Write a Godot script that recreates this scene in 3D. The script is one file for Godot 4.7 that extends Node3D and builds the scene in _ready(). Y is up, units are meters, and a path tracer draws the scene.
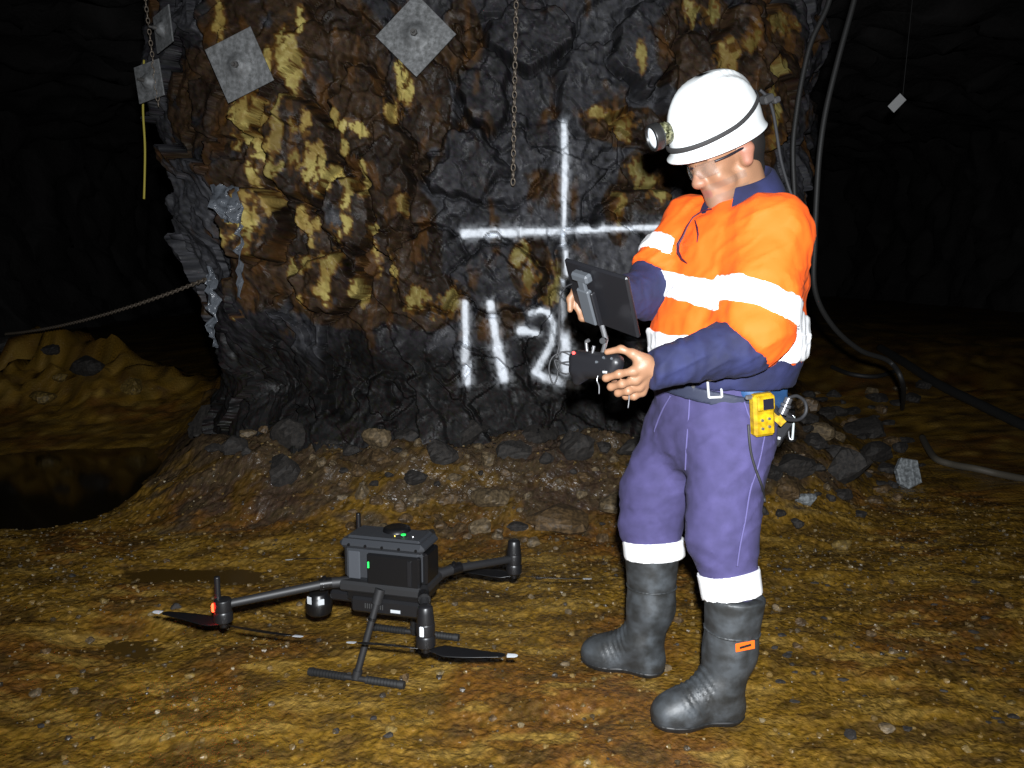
extends Node3D
# A mine drive lit by the flash beside the camera: a drone pilot with his controller, a drone on the muddy floor, a rock pillar behind.

const EYE := 1.25
const PITCH := 7.9
const FOCAL := 823.5
const FINE := 0.0085                       # spacing of the rock and mud grids where the camera sees them

var noises := {}
var mats := {}
var used := {}

func _ready():
	# --- camera, environment and light ---
	var cam := Camera3D.new()
	cam.name = "camera"
	cam.fov = 50.0
	cam.near = 0.05
	cam.far = 60.0
	cam.position = Vector3(0, EYE, 0)
	cam.rotation_degrees = Vector3(-PITCH, 0, 0)
	add_child(cam)
	cam.current = true
	var env := Environment.new()
	env.background_mode = Environment.BG_COLOR
	env.background_color = Color(0.0, 0.0, 0.0)
	env.ambient_light_source = Environment.AMBIENT_SOURCE_DISABLED
	env.tonemap_mode = Environment.TONE_MAPPER_LINEAR
	env.tonemap_exposure = 1.0
	env.sdfgi_enabled = true
	env.ssao_enabled = true
	env.ssil_enabled = true
	var we := WorldEnvironment.new()
	we.name = "world_environment"
	we.environment = env
	add_child(we)
	# the photographer's flash, held a hand's width above the lens
	var flash := SpotLight3D.new()
	flash.name = "camera_flash"
	flash.position = Vector3(0.035, EYE + 0.14, 0.05)
	flash.rotation_degrees = Vector3(-9.0, 0, 0)
	flash.light_color = Color(0.97, 0.985, 1.0)
	flash.light_energy = 20.5
	flash.light_size = 0.03
	flash.spot_range = 40.0
	flash.spot_attenuation = 2.0
	flash.spot_angle = 52.0
	flash.spot_angle_attenuation = 0.9
	flash.shadow_enabled = true
	add_child(flash)
	build_all()

func build_all():
	var t0 := Time.get_ticks_msec()
	make_materials()
	build_shell()
	print("shell ", Time.get_ticks_msec() - t0)
	build_pillar()
	print("pillar ", Time.get_ticks_msec() - t0)
	build_floor()
	print("floor ", Time.get_ticks_msec() - t0)
	build_rocks()
	build_wall_fittings()
	print("rocks ", Time.get_ticks_msec() - t0)
	build_drone()
	print("drone ", Time.get_ticks_msec() - t0)
	build_person()
	print("person ", Time.get_ticks_msec() - t0)
	build_controller()
	build_belt_gear()
	print("all ", Time.get_ticks_msec() - t0)

# ---------------------------------------------------------------- helpers
func P(px: float, py: float, d: float) -> Vector3:      # the point d metres in front of the camera plane's foot seen at a place in the photograph
	var x := (px - 512.0) / FOCAL
	var y := -(py - 384.0) / FOCAL
	var p := deg_to_rad(PITCH)
	var yy := y * cos(p) - sin(p)
	var zz := -cos(p) - y * sin(p)
	var k := -d / zz
	return Vector3(x * k, EYE + yy * k, -d)

func noise(called: String, freq: float, octaves := 4, sd := 1, kind := FastNoiseLite.TYPE_SIMPLEX_SMOOTH) -> FastNoiseLite:
	if noises.has(called):
		return noises[called]
	var n := FastNoiseLite.new()
	n.noise_type = kind
	n.seed = sd
	n.frequency = freq
	n.fractal_octaves = octaves
	noises[called] = n
	return n

func normal_tex(sd: int, freq: float, octaves: int, strength: float, size := 512, kind := FastNoiseLite.TYPE_SIMPLEX_SMOOTH) -> ImageTexture:
	var n := FastNoiseLite.new()
	n.noise_type = kind
	n.seed = sd
	n.frequency = freq
	n.fractal_octaves = octaves
	var im := n.get_seamless_image(size, size)
	im.convert(Image.FORMAT_RGBA8)
	im.bump_map_to_normal_map(strength)
	return ImageTexture.create_from_image(im)

func ramp_tex(sd: int, freq: float, octaves: int, lo: Color, hi: Color, size := 512, contrast := 1.0) -> ImageTexture:
	var n := FastNoiseLite.new()
	n.noise_type = FastNoiseLite.TYPE_SIMPLEX_SMOOTH
	n.seed = sd
	n.frequency = freq
	n.fractal_octaves = octaves
	var im := n.get_seamless_image(size, size)
	var out := Image.create(size, size, false, Image.FORMAT_RGB8)
	for y in size:
		for x in size:
			var t := clampf((im.get_pixel(x, y).r - 0.5) * contrast + 0.5, 0, 1)
			out.set_pixel(x, y, lo.lerp(hi, t))
	return ImageTexture.create_from_image(out)

func lin(r: float, g: float, b: float) -> Color:         # a base colour given in linear light
	return Color(r, g, b).linear_to_srgb()

func mat(called: String, c: Color, rough := 0.6, metal := 0.0) -> StandardMaterial3D:
	var m := StandardMaterial3D.new()
	m.resource_name = called
	m.albedo_color = c
	m.roughness = rough
	m.metallic = metal
	mats[called] = m
	return m

func tri(m: StandardMaterial3D, scale: float, normal: Texture2D = null, nscale := 1.0, rough: Texture2D = null, albedo: Texture2D = null):
	m.uv1_triplanar = true
	m.uv1_world_triplanar = true
	m.uv1_scale = Vector3.ONE * scale
	if normal:
		m.normal_enabled = true
		m.normal_texture = normal
		m.normal_scale = nscale
	if rough:
		m.roughness_texture = rough
	if albedo:
		m.albedo_texture = albedo
	return m

func glow(called: String, c: Color, energy: float) -> StandardMaterial3D:
	var m := mat(called, c, 0.4)
	m.emission_enabled = true
	m.emission = c
	m.emission_energy_multiplier = energy
	return m

func numbered(called: String) -> String:
	if not used.has(called):
		used[called] = 0
		return called
	used[called] += 1
	return "%s_%03d" % [called, used[called]]

func thing(called: String, label: String, category: String, at := Vector3.ZERO, group := "") -> Node3D:
	var o := Node3D.new()
	o.name = numbered(called)
	add_child(o)
	o.position = at
	tag(o, label, category, group)
	return o

func tag(o: Node3D, label: String, category: String, group := "", kind := ""):
	o.set_meta("label", label)
	o.set_meta("category", category)
	if group:
		o.set_meta("group", group)
	if kind:
		o.set_meta("kind", kind)
	return o

func put(called: String, mesh: Mesh, m: Material, parent: Node = null, at := Transform3D()) -> MeshInstance3D:
	var o := MeshInstance3D.new()
	o.mesh = mesh
	o.material_override = m
	o.transform = at
	if parent == null:
		o.name = numbered(called)
		add_child(o)
	else:
		o.name = called
		parent.add_child(o, true)
	return o

func struct(called: String, mesh: Mesh, m: Material) -> MeshInstance3D:
	var o := put(called, mesh, m)
	o.set_meta("kind", "structure")
	return o

func arrays_mesh(v: PackedVector3Array, n: PackedVector3Array, idx: PackedInt32Array, c := PackedColorArray(), uv := PackedVector2Array()) -> ArrayMesh:
	var a := []
	a.resize(Mesh.ARRAY_MAX)
	a[Mesh.ARRAY_VERTEX] = v
	a[Mesh.ARRAY_NORMAL] = n
	a[Mesh.ARRAY_INDEX] = idx
	if c.size():
		a[Mesh.ARRAY_COLOR] = c
	if uv.size():
		a[Mesh.ARRAY_TEX_UV] = uv
	var m := ArrayMesh.new()
	m.add_surface_from_arrays(Mesh.PRIMITIVE_TRIANGLES, a)
	return m

func grid_mesh(v: PackedVector3Array, nu: int, nv: int, c := PackedColorArray(), flip := false, closed_u := false) -> ArrayMesh:
	var n := PackedVector3Array()
	n.resize(v.size())
	for j in nv:
		var j0 := maxi(j - 1, 0)
		var j1 := mini(j + 1, nv - 1)
		for i in nu:
			var i0 := i - 1
			var i1 := i + 1
			if closed_u:
				if i0 < 0: i0 = nu - 2
				if i1 > nu - 1: i1 = 1
			else:
				i0 = maxi(i0, 0)
				i1 = mini(i1, nu - 1)
			var du := v[j * nu + i1] - v[j * nu + i0]
			var dv := v[j1 * nu + i] - v[j0 * nu + i]
			var x := du.cross(dv)
			if flip:
				x = -x
			n[j * nu + i] = x.normalized() if x.length_squared() > 1e-18 else Vector3.UP
	var idx := PackedInt32Array()
	idx.resize((nu - 1) * (nv - 1) * 6)
	var k := 0
	for j in nv - 1:
		for i in nu - 1:
			var a := j * nu + i
			if flip:
				idx[k] = a; idx[k + 1] = a + 1; idx[k + 2] = a + nu
				idx[k + 3] = a + 1; idx[k + 4] = a + nu + 1; idx[k + 5] = a + nu
			else:
				idx[k] = a; idx[k + 1] = a + nu; idx[k + 2] = a + 1
				idx[k + 3] = a + 1; idx[k + 4] = a + nu; idx[k + 5] = a + nu + 1
			k += 6
	return arrays_mesh(v, n, idx, c)

func join(parts: Array) -> ArrayMesh:                      # [mesh, transform] pairs of ONE part joined into one surface
	var st := SurfaceTool.new()
	for p in parts:
		for s in p[0].get_surface_count():
			st.append_from(p[0], s, p[1])
	return st.commit()

func along(a: Vector3, b: Vector3) -> Transform3D:          # y axis from a to b, origin midway
	var y := (b - a).normalized()
	var x := y.cross(Vector3.UP if absf(y.y) < 0.95 else Vector3.RIGHT).normalized()
	return Transform3D(Basis(x, y, x.cross(y)), (a + b) * 0.5)

func cyl(r0: float, r1: float, h: float, seg := 20) -> Mesh:   # r1 at the top
	var m := CylinderMesh.new()
	m.bottom_radius = r0
	m.top_radius = r1
	m.height = h
	m.radial_segments = seg
	m.rings = 1
	return m

func rod(a: Vector3, b: Vector3, r0: float, r1 := -1.0, seg := 16) -> Array:
	return [cyl(r0, r1 if r1 >= 0 else r0, a.distance_to(b), seg), along(a, b)]

func lathe(profile: Array, seg := 28) -> ArrayMesh:          # profile of Vector2(radius, height), bottom to top
	var v := PackedVector3Array()
	for p in profile:
		for i in seg + 1:
			var a := TAU * i / seg
			v.append(Vector3(p.x * cos(a), p.y, p.x * sin(a)))
	return grid_mesh(v, seg + 1, profile.size(), PackedColorArray(), true, true)

func tube(pts: Array, r: float, seg := 10, caps := true) -> ArrayMesh:   # a round cord swept along points
	var c := Curve3D.new()
	for i in pts.size():
		var t: Vector3 = Vector3.ZERO
		if i > 0 and i < pts.size() - 1:
			t = (pts[i + 1] - pts[i - 1]) / 6.0
		c.add_point(pts[i], -t, t)
	c.bake_interval = maxf(r * 1.6, 0.004)
	var b := c.get_baked_points()
	var v := PackedVector3Array()
	var n := b.size()
	var side := Vector3.ZERO
	for i in n:
		var d := (b[mini(i + 1, n - 1)] - b[maxi(i - 1, 0)]).normalized()
		if side == Vector3.ZERO:
			side = d.cross(Vector3.UP if absf(d.y) < 0.9 else Vector3.RIGHT).normalized()
		else:
			side = (side - d * d.dot(side)).normalized()
		var up := side.cross(d)
		if caps and i == 0:
			for k in seg + 1:
				v.append(b[i])
		for k in seg + 1:
			var a := TAU * k / seg
			v.append(b[i] + (side * cos(a) + up * sin(a)) * r)
		if caps and i == n - 1:
			for k in seg + 1:
				v.append(b[i])
	return grid_mesh(v, seg + 1, v.size() / (seg + 1), PackedColorArray(), false, true)

func bevel_box(s: Vector3, r: float) -> ArrayMesh:             # a box with chamfered edges
	var h := s * 0.5
	r = minf(r, minf(h.x, minf(h.y, h.z)) * 0.95)
	var st := SurfaceTool.new()
	st.begin(Mesh.PRIMITIVE_TRIANGLES)
	st.set_smooth_group(-1)
	var dirs := []
	for x in [-1, 0, 1]:
		for y in [-1, 0, 1]:
			for z in [-1, 0, 1]:
				if x or y or z:
					dirs.append(Vector3(x, y, z))
	for d: Vector3 in dirs:
		var corners := []
		var zero := []
		for ax in 3:
			if d[ax] == 0:
				zero.append(ax)
		if zero.size() == 2:
			for q in [[-1, -1], [1, -1], [1, 1], [-1, 1]]:
				var c := Vector3.ZERO
				for ax in 3:
					if d[ax] != 0: c[ax] = d[ax] * h[ax]
				c[zero[0]] = q[0] * (h[zero[0]] - r)
				c[zero[1]] = q[1] * (h[zero[1]] - r)
				corners.append(c)
		elif zero.size() == 1:
			var ax: int = zero[0]
			var o1: int = (ax + 1) % 3
			var o2: int = (ax + 2) % 3
			for q in [[-1, 0], [1, 0], [1, 1], [-1, 1]]:
				var c := Vector3.ZERO
				c[ax] = q[0] * (h[ax] - r)
				c[o1] = d[o1] * (h[o1] - (r if q[1] else 0.0))
				c[o2] = d[o2] * (h[o2] - (0.0 if q[1] else r))
				corners.append(c)
		else:
			for ax in 3:
				var c := Vector3.ZERO
				for k in 3:
					c[k] = d[k] * (h[k] - (0.0 if k == ax else r))
				corners.append(c)
		poly(st, corners, d)
	st.generate_normals()
	return st.commit()

func poly(st: SurfaceTool, c: Array, outward: Vector3):         # a flat convex polygon whose front faces outward
	var n: Vector3 = (c[1] - c[0]).cross(c[2] - c[0])
	var order := range(c.size())
	if n.dot(outward) > 0:
		order.reverse()
	for i in range(1, c.size() - 1):
		st.add_vertex(c[order[0]])
		st.add_vertex(c[order[i]])
		st.add_vertex(c[order[i + 1]])

func prism(outline: Array, depth: float, r := 0.0) -> ArrayMesh:  # an outline in xy, thickened along z about 0, front edge chamfered by r
	var st := SurfaceTool.new()
	st.begin(Mesh.PRIMITIVE_TRIANGLES)
	st.set_smooth_group(-1)
	var pts := PackedVector2Array()
	for p in outline:
		pts.append(p)
	if Geometry2D.is_polygon_clockwise(pts):
		pts.reverse()
	var inner := pts
	if r > 0:
		var off := Geometry2D.offset_polygon(pts, -r, Geometry2D.JOIN_MITER)
		if off.size() and off[0].size() == pts.size():
			inner = off[0]
			if Geometry2D.is_polygon_clockwise(inner):
				inner.reverse()
			var best := 0
			for i in inner.size():
				if inner[i].distance_to(pts[0]) < inner[best].distance_to(pts[0]):
					best = i
			var turned := PackedVector2Array()
			for i in inner.size():
				turned.append(inner[(best + i) % inner.size()])
			inner = turned
		else:
			r = 0.0
	var rings := [[pts, -depth / 2], [pts, depth / 2 - r]]
	if r > 0:
		rings.append([inner, depth / 2])
	var n := pts.size()
	for k in rings.size() - 1:
		for i in n:
			var j := (i + 1) % n
			var a: Vector2 = rings[k][0][i]
			var b: Vector2 = rings[k][0][j]
			var c: Vector2 = rings[k + 1][0][j]
			var d: Vector2 = rings[k + 1][0][i]
			var e := b - a
			poly(st, [Vector3(a.x, a.y, rings[k][1]), Vector3(b.x, b.y, rings[k][1]), Vector3(c.x, c.y, rings[k + 1][1]), Vector3(d.x, d.y, rings[k + 1][1])], Vector3(e.y, -e.x, 0.0))
	for side in [0, rings.size() - 1]:
		var ring: PackedVector2Array = rings[side][0]
		var t := Geometry2D.triangulate_polygon(ring)
		for i in range(0, t.size(), 3):
			poly(st, [Vector3(ring[t[i]].x, ring[t[i]].y, rings[side][1]), Vector3(ring[t[i + 1]].x, ring[t[i + 1]].y, rings[side][1]), Vector3(ring[t[i + 2]].x, ring[t[i + 2]].y, rings[side][1])], Vector3(0, 0, -1 if side == 0 else 1))
	st.generate_normals()
	return st.commit()

func frame(origin: Vector3, x: Vector3, y: Vector3) -> Transform3D:   # right-handed frame from a main x axis and an approximate y axis
	x = x.normalized()
	var z := x.cross(y).normalized()
	return Transform3D(Basis(x, z.cross(x), z), origin)

func make_materials():
	var rock_n := normal_tex(11, 0.02, 5, 6.0, 512)
	var fine_n := normal_tex(12, 0.035, 5, 5.0, 512)
	var wet := ramp_tex(13, 0.012, 4, Color(0.52, 0.52, 0.52), Color(1, 1, 1), 256, 2.2)
	var m := mat("rock", Color.WHITE, 0.88)
	m.vertex_color_use_as_albedo = true
	m.metallic_specular = 0.3
	tri(m, 2.2, rock_n, 0.5, wet)
	m = mat("mud", Color.WHITE, 0.48)
	m.vertex_color_use_as_albedo = true
	tri(m, 2.6, fine_n, 1.3, wet)
	m = mat("stone", Color.WHITE, 0.7)
	m.vertex_color_use_as_albedo = true
	tri(m, 4.0, rock_n, 0.8)
	m = mat("dark_rock", lin(0.034, 0.031, 0.030), 0.9)
	tri(m, 0.8, rock_n, 1.0)
	m = mat("water", lin(0.055, 0.031, 0.007), 0.15)

# ---------------------------------------------------------------- the setting
func steps(stops: Array) -> PackedFloat32Array:              # [position, spacing from here on] ... : a grid axis of uneven spacing
	var out := PackedFloat32Array()
	for k in stops.size() - 1:
		var a: float = stops[k][0]
		var b: float = stops[k + 1][0]
		var n := maxi(1, roundi((b - a) / stops[k][1]))
		for i in n:
			out.append(a + (b - a) * i / n)
	out.append(stops[-1][0])
	return out

func lumpy_sheet(at: Callable, nu: int, nv: int, amp: float, n: FastNoiseLite, flip := false) -> ArrayMesh:
	var v := PackedVector3Array()
	for j in nv:
		for i in nu:
			var p: Vector3 = at.call(float(i) / (nu - 1), float(j) / (nv - 1))
			var d := n.get_noise_3dv(p)
			var e := n.get_noise_3dv(p + Vector3(31, 7, 3))
			v.append(p + Vector3(e, d, n.get_noise_3dv(p + Vector3(3, 57, 9))) * amp)
	return grid_mesh(v, nu, nv, PackedColorArray(), flip)

func build_shell():
	var n := noise("shell", 0.9, 4, 5)
	var m: Material = mats.dark_rock
	struct("ceiling", lumpy_sheet(func(a, b): return Vector3(lerpf(-10.5, 10.8, a), 4.7 - 0.9 * pow(absf(a * 2 - 1), 3), lerpf(3.5, -25.5, b)), 120, 150, 0.4, n), m)
	struct("wall_left", lumpy_sheet(func(a, b): return Vector3(-9.2 - 0.6 * sin(b * PI), b * 5.4 - 0.4, lerpf(3.5, -25.5, a)), 150, 40, 0.4, n), m)
	struct("wall_right", lumpy_sheet(func(a, b): return Vector3(9.4 + 0.6 * sin(b * PI), b * 5.4 - 0.4, lerpf(3.5, -25.5, a)), 150, 40, 0.4, n), m)
	struct("wall_far", lumpy_sheet(func(a, b): return Vector3(lerpf(-10.5, 10.8, a), b * 5.6 - 0.4, -24.6), 120, 40, 0.4, n), m)
	struct("wall_near", lumpy_sheet(func(a, b): return Vector3(lerpf(-10.5, 10.8, a), b * 5.6 - 0.4, 3.2), 80, 30, 0.3, n), m)

# The pillar between the two drives: its plan is a path of points, its faces are blocks broken along joints.
var plan := [Vector2(-3.2, -25.0), Vector2(-2.45, -11.4), Vector2(-2.15, -6.6), Vector2(-1.92, -5.1), Vector2(-1.70, -4.60), Vector2(-1.36, -4.36), Vector2(-0.7, -4.28), Vector2(0.1, -4.25), Vector2(0.8, -4.28), Vector2(1.28, -4.38), Vector2(1.56, -4.62), Vector2(1.74, -5.1), Vector2(2.05, -6.6), Vector2(2.5, -11.4), Vector2(3.3, -25.0)]
var plan_points: PackedVector3Array

func plan_distance(x: float, z: float) -> float:                # to the pillar's outline, negative inside
	var best := 1e9
	var inside := false
	var p := Vector2(x, z)
	for i in plan.size():
		var a: Vector2 = plan[i]
		var b: Vector2 = plan[(i + 1) % plan.size()]
		best = minf(best, p.distance_squared_to(Geometry2D.get_closest_point_to_segment(p, a, b)))
		if (a.y > z) != (b.y > z) and x < (b.x - a.x) * (z - a.y) / (b.y - a.y) + a.x:
			inside = not inside
	return -sqrt(best) if inside else sqrt(best)

var site := []                                                 # per layer: sites, offsets and tilts of the joint blocks, on a wrapped 64 x 64 grid
var site_h := []
func make_sites():
	for layer in 3:
		var r := RandomNumberGenerator.new()
		r.seed = 900 + layer
		var a := PackedVector2Array()
		var b := PackedVector4Array()
		for i in 4096:
			a.append(Vector2(r.randf_range(0.08, 0.92), r.randf_range(0.08, 0.92)))
			b.append(Vector4(r.randf_range(-1, 1), r.randf_range(-1, 1), r.randf_range(-1, 1), r.randf()))
		site.append(a)
		site_h.append(b)

func blocks(q: Vector2, layer: int) -> Vector3:                  # x: height, y: distance to the joint, z: tone of the block
	var bx := floori(q.x)
	var by := floori(q.y)
	var f1 := 1e9
	var f2 := 1e9
	var near := 0
	var off := Vector2.ZERO
	var a: PackedVector2Array = site[layer]
	for dy in range(-1, 2):
		var row := ((by + dy) & 63) * 64
		for dx in range(-1, 2):
			var k := row + ((bx + dx) & 63)
			var e := q - a[k] - Vector2(bx + dx, by + dy)
			var d := e.length_squared()
			if d < f1:
				f2 = f1
				f1 = d
				near = k
				off = e
			elif d < f2:
				f2 = d
	var t: Vector4 = site_h[layer][near]
	return Vector3(t.x + t.y * off.x * 1.3 + t.z * off.y * 1.3, sqrt(f2) - sqrt(f1), t.w)

func tiles(items: Array, reach: Callable) -> Dictionary:          # which items touch each 0.1 m tile of the face
	var out := {}
	for it in items:
		var r: Rect2 = reach.call(it)
		for ty in range(floori(r.position.y * 10), floori(r.end.y * 10) + 1):
			for tx in range(floori(r.position.x * 10), floori(r.end.x * 10) + 1):
				var k := Vector2i(tx, ty)
				if not out.has(k):
					out[k] = []
				out[k].append(it)
	return out

func seg_d(p: Vector2, a: Vector2, b: Vector2) -> float:
	return p.distance_to(Geometry2D.get_closest_point_to_segment(p, a, b))

# Spray-painted survey mark, strokes in metres on the face: x along it, y height
func wall_xy(px: float, py: float) -> Vector2:
	var p := P(px, py, 4.28)
	return Vector2(p.x, p.y)

var face_z := {}                                              # how far the pillar's face stands out, per 2 cm tile

func face(px: float, py: float, reach := 0) -> Vector3:           # the point of the pillar's face seen at a place in the photograph
	var d := 4.28
	var p := Vector3.ZERO
	for k in 6:
		p = P(px, py, d)
		var z := -99.0
		for dy in range(-reach, reach + 1):
			for dx in range(-reach, reach + 1):
				z = maxf(z, face_z.get(Vector2i(floori(p.x * 50) + dx, floori(p.y * 50) + dy), -99.0))
		if z < -7.0:
			break
		d = -z
	return P(px, py, d)

func on_floor(px: float, py: float) -> Vector3:                   # the point of the floor seen at a place in the photograph
	var d := 1.8
	while d < 9.5:
		var p := P(px, py, d)
		if p.y <= floor_h(p.x, p.z):
			return ground(p.x, p.z)
		d += 0.02
	return ground(0, -4)

func build_pillar():
	var c3 := Curve3D.new()
	for i in plan.size():
		var a: Vector2 = plan[maxi(i - 1, 0)]
		var b: Vector2 = plan[mini(i + 1, plan.size() - 1)]
		var t := (b - a) / 6.0
		c3.add_point(Vector3(plan[i].x, 0, plan[i].y), -Vector3(t.x, 0, t.y), Vector3(t.x, 0, t.y))
	c3.bake_interval = 0.01
	var total := c3.get_baked_length()
	var u0 := c3.get_closest_offset(Vector3(-2.05, 0, -5.6))
	var u1 := c3.get_closest_offset(Vector3(1.75, 0, -5.1))
	var us := steps([[0.0, 0.25], [u0, FINE], [u1, 0.2], [total, 1]])
	var hs := steps([[-0.3, 0.05], [0.2, FINE], [2.75, 0.08], [5.1, 1]])
	var nu := us.size()
	var nv := hs.size()
	var big := noise("wall_big", 0.8, 3, 21)
	var warp := noise("wall_warp", 2.2, 3, 22)
	var fine := noise("wall_fine", 9.0, 4, 23)
	var hue := noise("wall_hue", 2.6, 4, 24)
	var streak := noise("wall_streak", 5.0, 4, 25)
	var grit := noise("wall_grit", 30.0, 3, 26)
	# strokes of the mark: a, b, half width
	var strokes := []
	for s in [[464, 234, 520, 233, .020], [520, 233, 600, 230, .015], [600, 230, 664, 228, .012], [564, 123, 563, 200, .014], [563, 200, 564, 290, .010], [564, 290, 566, 330, .015], [566, 330, 567, 374, .024], [465, 303, 466, 350, .015], [466, 350, 466, 383, .020], [491, 303, 497, 345, .017], [497, 345, 503, 380, .024], [520, 330, 524, 330, .020], [524, 330, 537, 333, .014], [530, 314, 540, 310, .011], [540, 310, 548, 312, .012], [548, 312, 554, 324, .013], [554, 324, 552, 344, .014], [552, 344, 541, 364, .016], [541, 364, 536, 374, .018], [536, 374, 546, 380, .018], [546, 380, 578, 388, .022]]:
		strokes.append([wall_xy(s[0], s[1]), wall_xy(s[2], s[3]), s[4]])
	# crusts of yellow oxide: px, py, radii in px
	var crusts := []
	var rng := RandomNumberGenerator.new()
	rng.seed = 5
	for s in [[245, 118, 22, 26], [262, 140, 14, 22], [235, 95, 12, 14], [270, 70, 9, 16], [215, 14, 7, 22], [250, 200, 12, 5], [255, 215, 14, 28], [258, 238, 10, 16], [232, 240, 9, 8], [320, 172, 11, 22], [336, 178, 7, 12], [352, 186, 8, 8], [318, 263, 22, 9], [330, 285, 8, 22], [300, 298, 6, 8], [343, 262, 6, 10], [362, 290, 6, 16], [340, 240, 7, 12], [352, 128, 10, 7], [368, 135, 6, 5], [346, 150, 4, 10], [405, 90, 9, 20], [392, 110, 6, 12], [420, 300, 14, 12], [440, 308, 12, 10], [456, 300, 8, 14], [405, 205, 5, 10], [302, 20, 5, 14], [290, 60, 10, 30], [275, 170, 12, 12], [556, 285, 8, 24], [553, 302, 11, 9], [520, 255, 10, 14], [530, 275, 8, 14], [650, 185, 12, 14], [640, 165, 10, 10], [660, 195, 8, 10], [624, 125, 14, 12], [600, 118, 20, 6], [690, 15, 10, 10], [718, 60, 10, 14], [740, 40, 8, 12], [775, 65, 10, 12], [790, 15, 14, 10], [778, 105, 6, 30], [712, 8, 5, 14], [617, 210, 5, 14], [635, 62, 5, 16], [228, 318, 4, 6], [765, 175, 8, 6], [300, 215, 6, 16], [375, 245, 6, 24], [250, 165, 6, 26], [283, 120, 6, 30], [300, 155, 5, 26], [312, 130, 5, 20], [272, 200, 5, 20], [310, 230, 7, 16], [290, 275, 6, 16], [350, 215, 5, 22], [366, 180, 4, 20], [230, 130, 5, 22], [335, 120, 7, 8], [395, 270, 6, 16]]:
		var w := wall_xy(s[0], s[1])
		crusts.append([w.x, w.y, s[2] * 0.0052, s[3] * 0.0052, (1.0 if w.x < -0.5 else 0.6) * rng.randf_range(0.55, 1.1)])
	# areas the seepage has stained with rust: px, py, radii in px
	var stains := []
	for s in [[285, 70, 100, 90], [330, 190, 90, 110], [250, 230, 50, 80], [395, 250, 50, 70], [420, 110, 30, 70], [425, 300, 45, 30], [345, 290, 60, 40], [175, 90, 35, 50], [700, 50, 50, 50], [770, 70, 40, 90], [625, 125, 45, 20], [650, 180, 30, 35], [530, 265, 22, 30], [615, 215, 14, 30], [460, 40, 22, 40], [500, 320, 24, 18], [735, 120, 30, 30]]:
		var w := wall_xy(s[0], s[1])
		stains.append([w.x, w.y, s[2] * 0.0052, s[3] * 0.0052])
	# blocks that stand clear of the face: centre px, half sizes px, depth m, tilt
	var slabs := []
	for s in [[484, 95, 22, 40, .10, -.3, .12], [505, 170, 36, 34, .05, .25, -.1], [465, 168, 40, 32, .09, .1, .2], [430, 110, 26, 46, .0, .2, 0.], [590, 90, 34, 44, .07, -.2, .1], [530, 40, 40, 30, .09, .1, -.3], [300, 150, 34, 50, .08, -.25, .05], [360, 120, 30, 50, .05, .3, .1], [255, 225, 28, 36, .10, -.3, .1], [330, 285, 36, 28, .10, .1, .35], [390, 180, 22, 50, .05, .3, .1], [640, 230, 50, 40, .06, .15, .1], [430, 270, 34, 40, .03, .3, .1], [600, 260, 40, 40, .06, -.1, .2], [500, 280, 44, 34, .05, 0., .15], [350, 215, 26, 32, .07, -.2, .2], [690, 90, 26, 50, .08, .2, .1], [740, 60, 26, 50, .08, .3, .0], [640, 50, 30, 40, .09, -.1, -.1]]:
		var w := wall_xy(s[0], s[1])
		slabs.append([w, s[2] * 0.0052, s[3] * 0.0052, s[4] * 1.4, s[5], s[6]])
	make_sites()
	var slab_at := tiles(slabs, func(t): return Rect2(t[0] - Vector2(t[1], t[2]) * 1.3 - Vector2(.06, .06), Vector2(t[1], t[2]) * 2.6 + Vector2(.12, .12)))
	var crust_at := tiles(crusts, func(t): return Rect2(t[0] - t[2] * 1.7, t[1] - t[3] * 1.7, t[2] * 3.4, t[3] * 3.4))
	var stain_at := tiles(stains, func(t): return Rect2(t[0] - t[2] * 1.6, t[1] - t[3] * 1.6, t[2] * 3.2, t[3] * 3.2))
	var stroke_at := tiles(strokes, func(t): return Rect2(t[0], Vector2.ZERO).expand(t[1]).grow(t[2] * 3.2))
	var base_p := []
	var base_n := []
	for u in us:
		var p := c3.sample_baked(u)
		var q := c3.sample_baked(minf(u + 0.12, total)) - c3.sample_baked(maxf(u - 0.12, 0.0))
		base_p.append(p)
		base_n.append(Vector3(-q.z, 0, q.x).normalized())
	var v := PackedVector3Array()
	var col := PackedColorArray()
	v.resize(nu * nv)
	col.resize(nu * nv)
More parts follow.
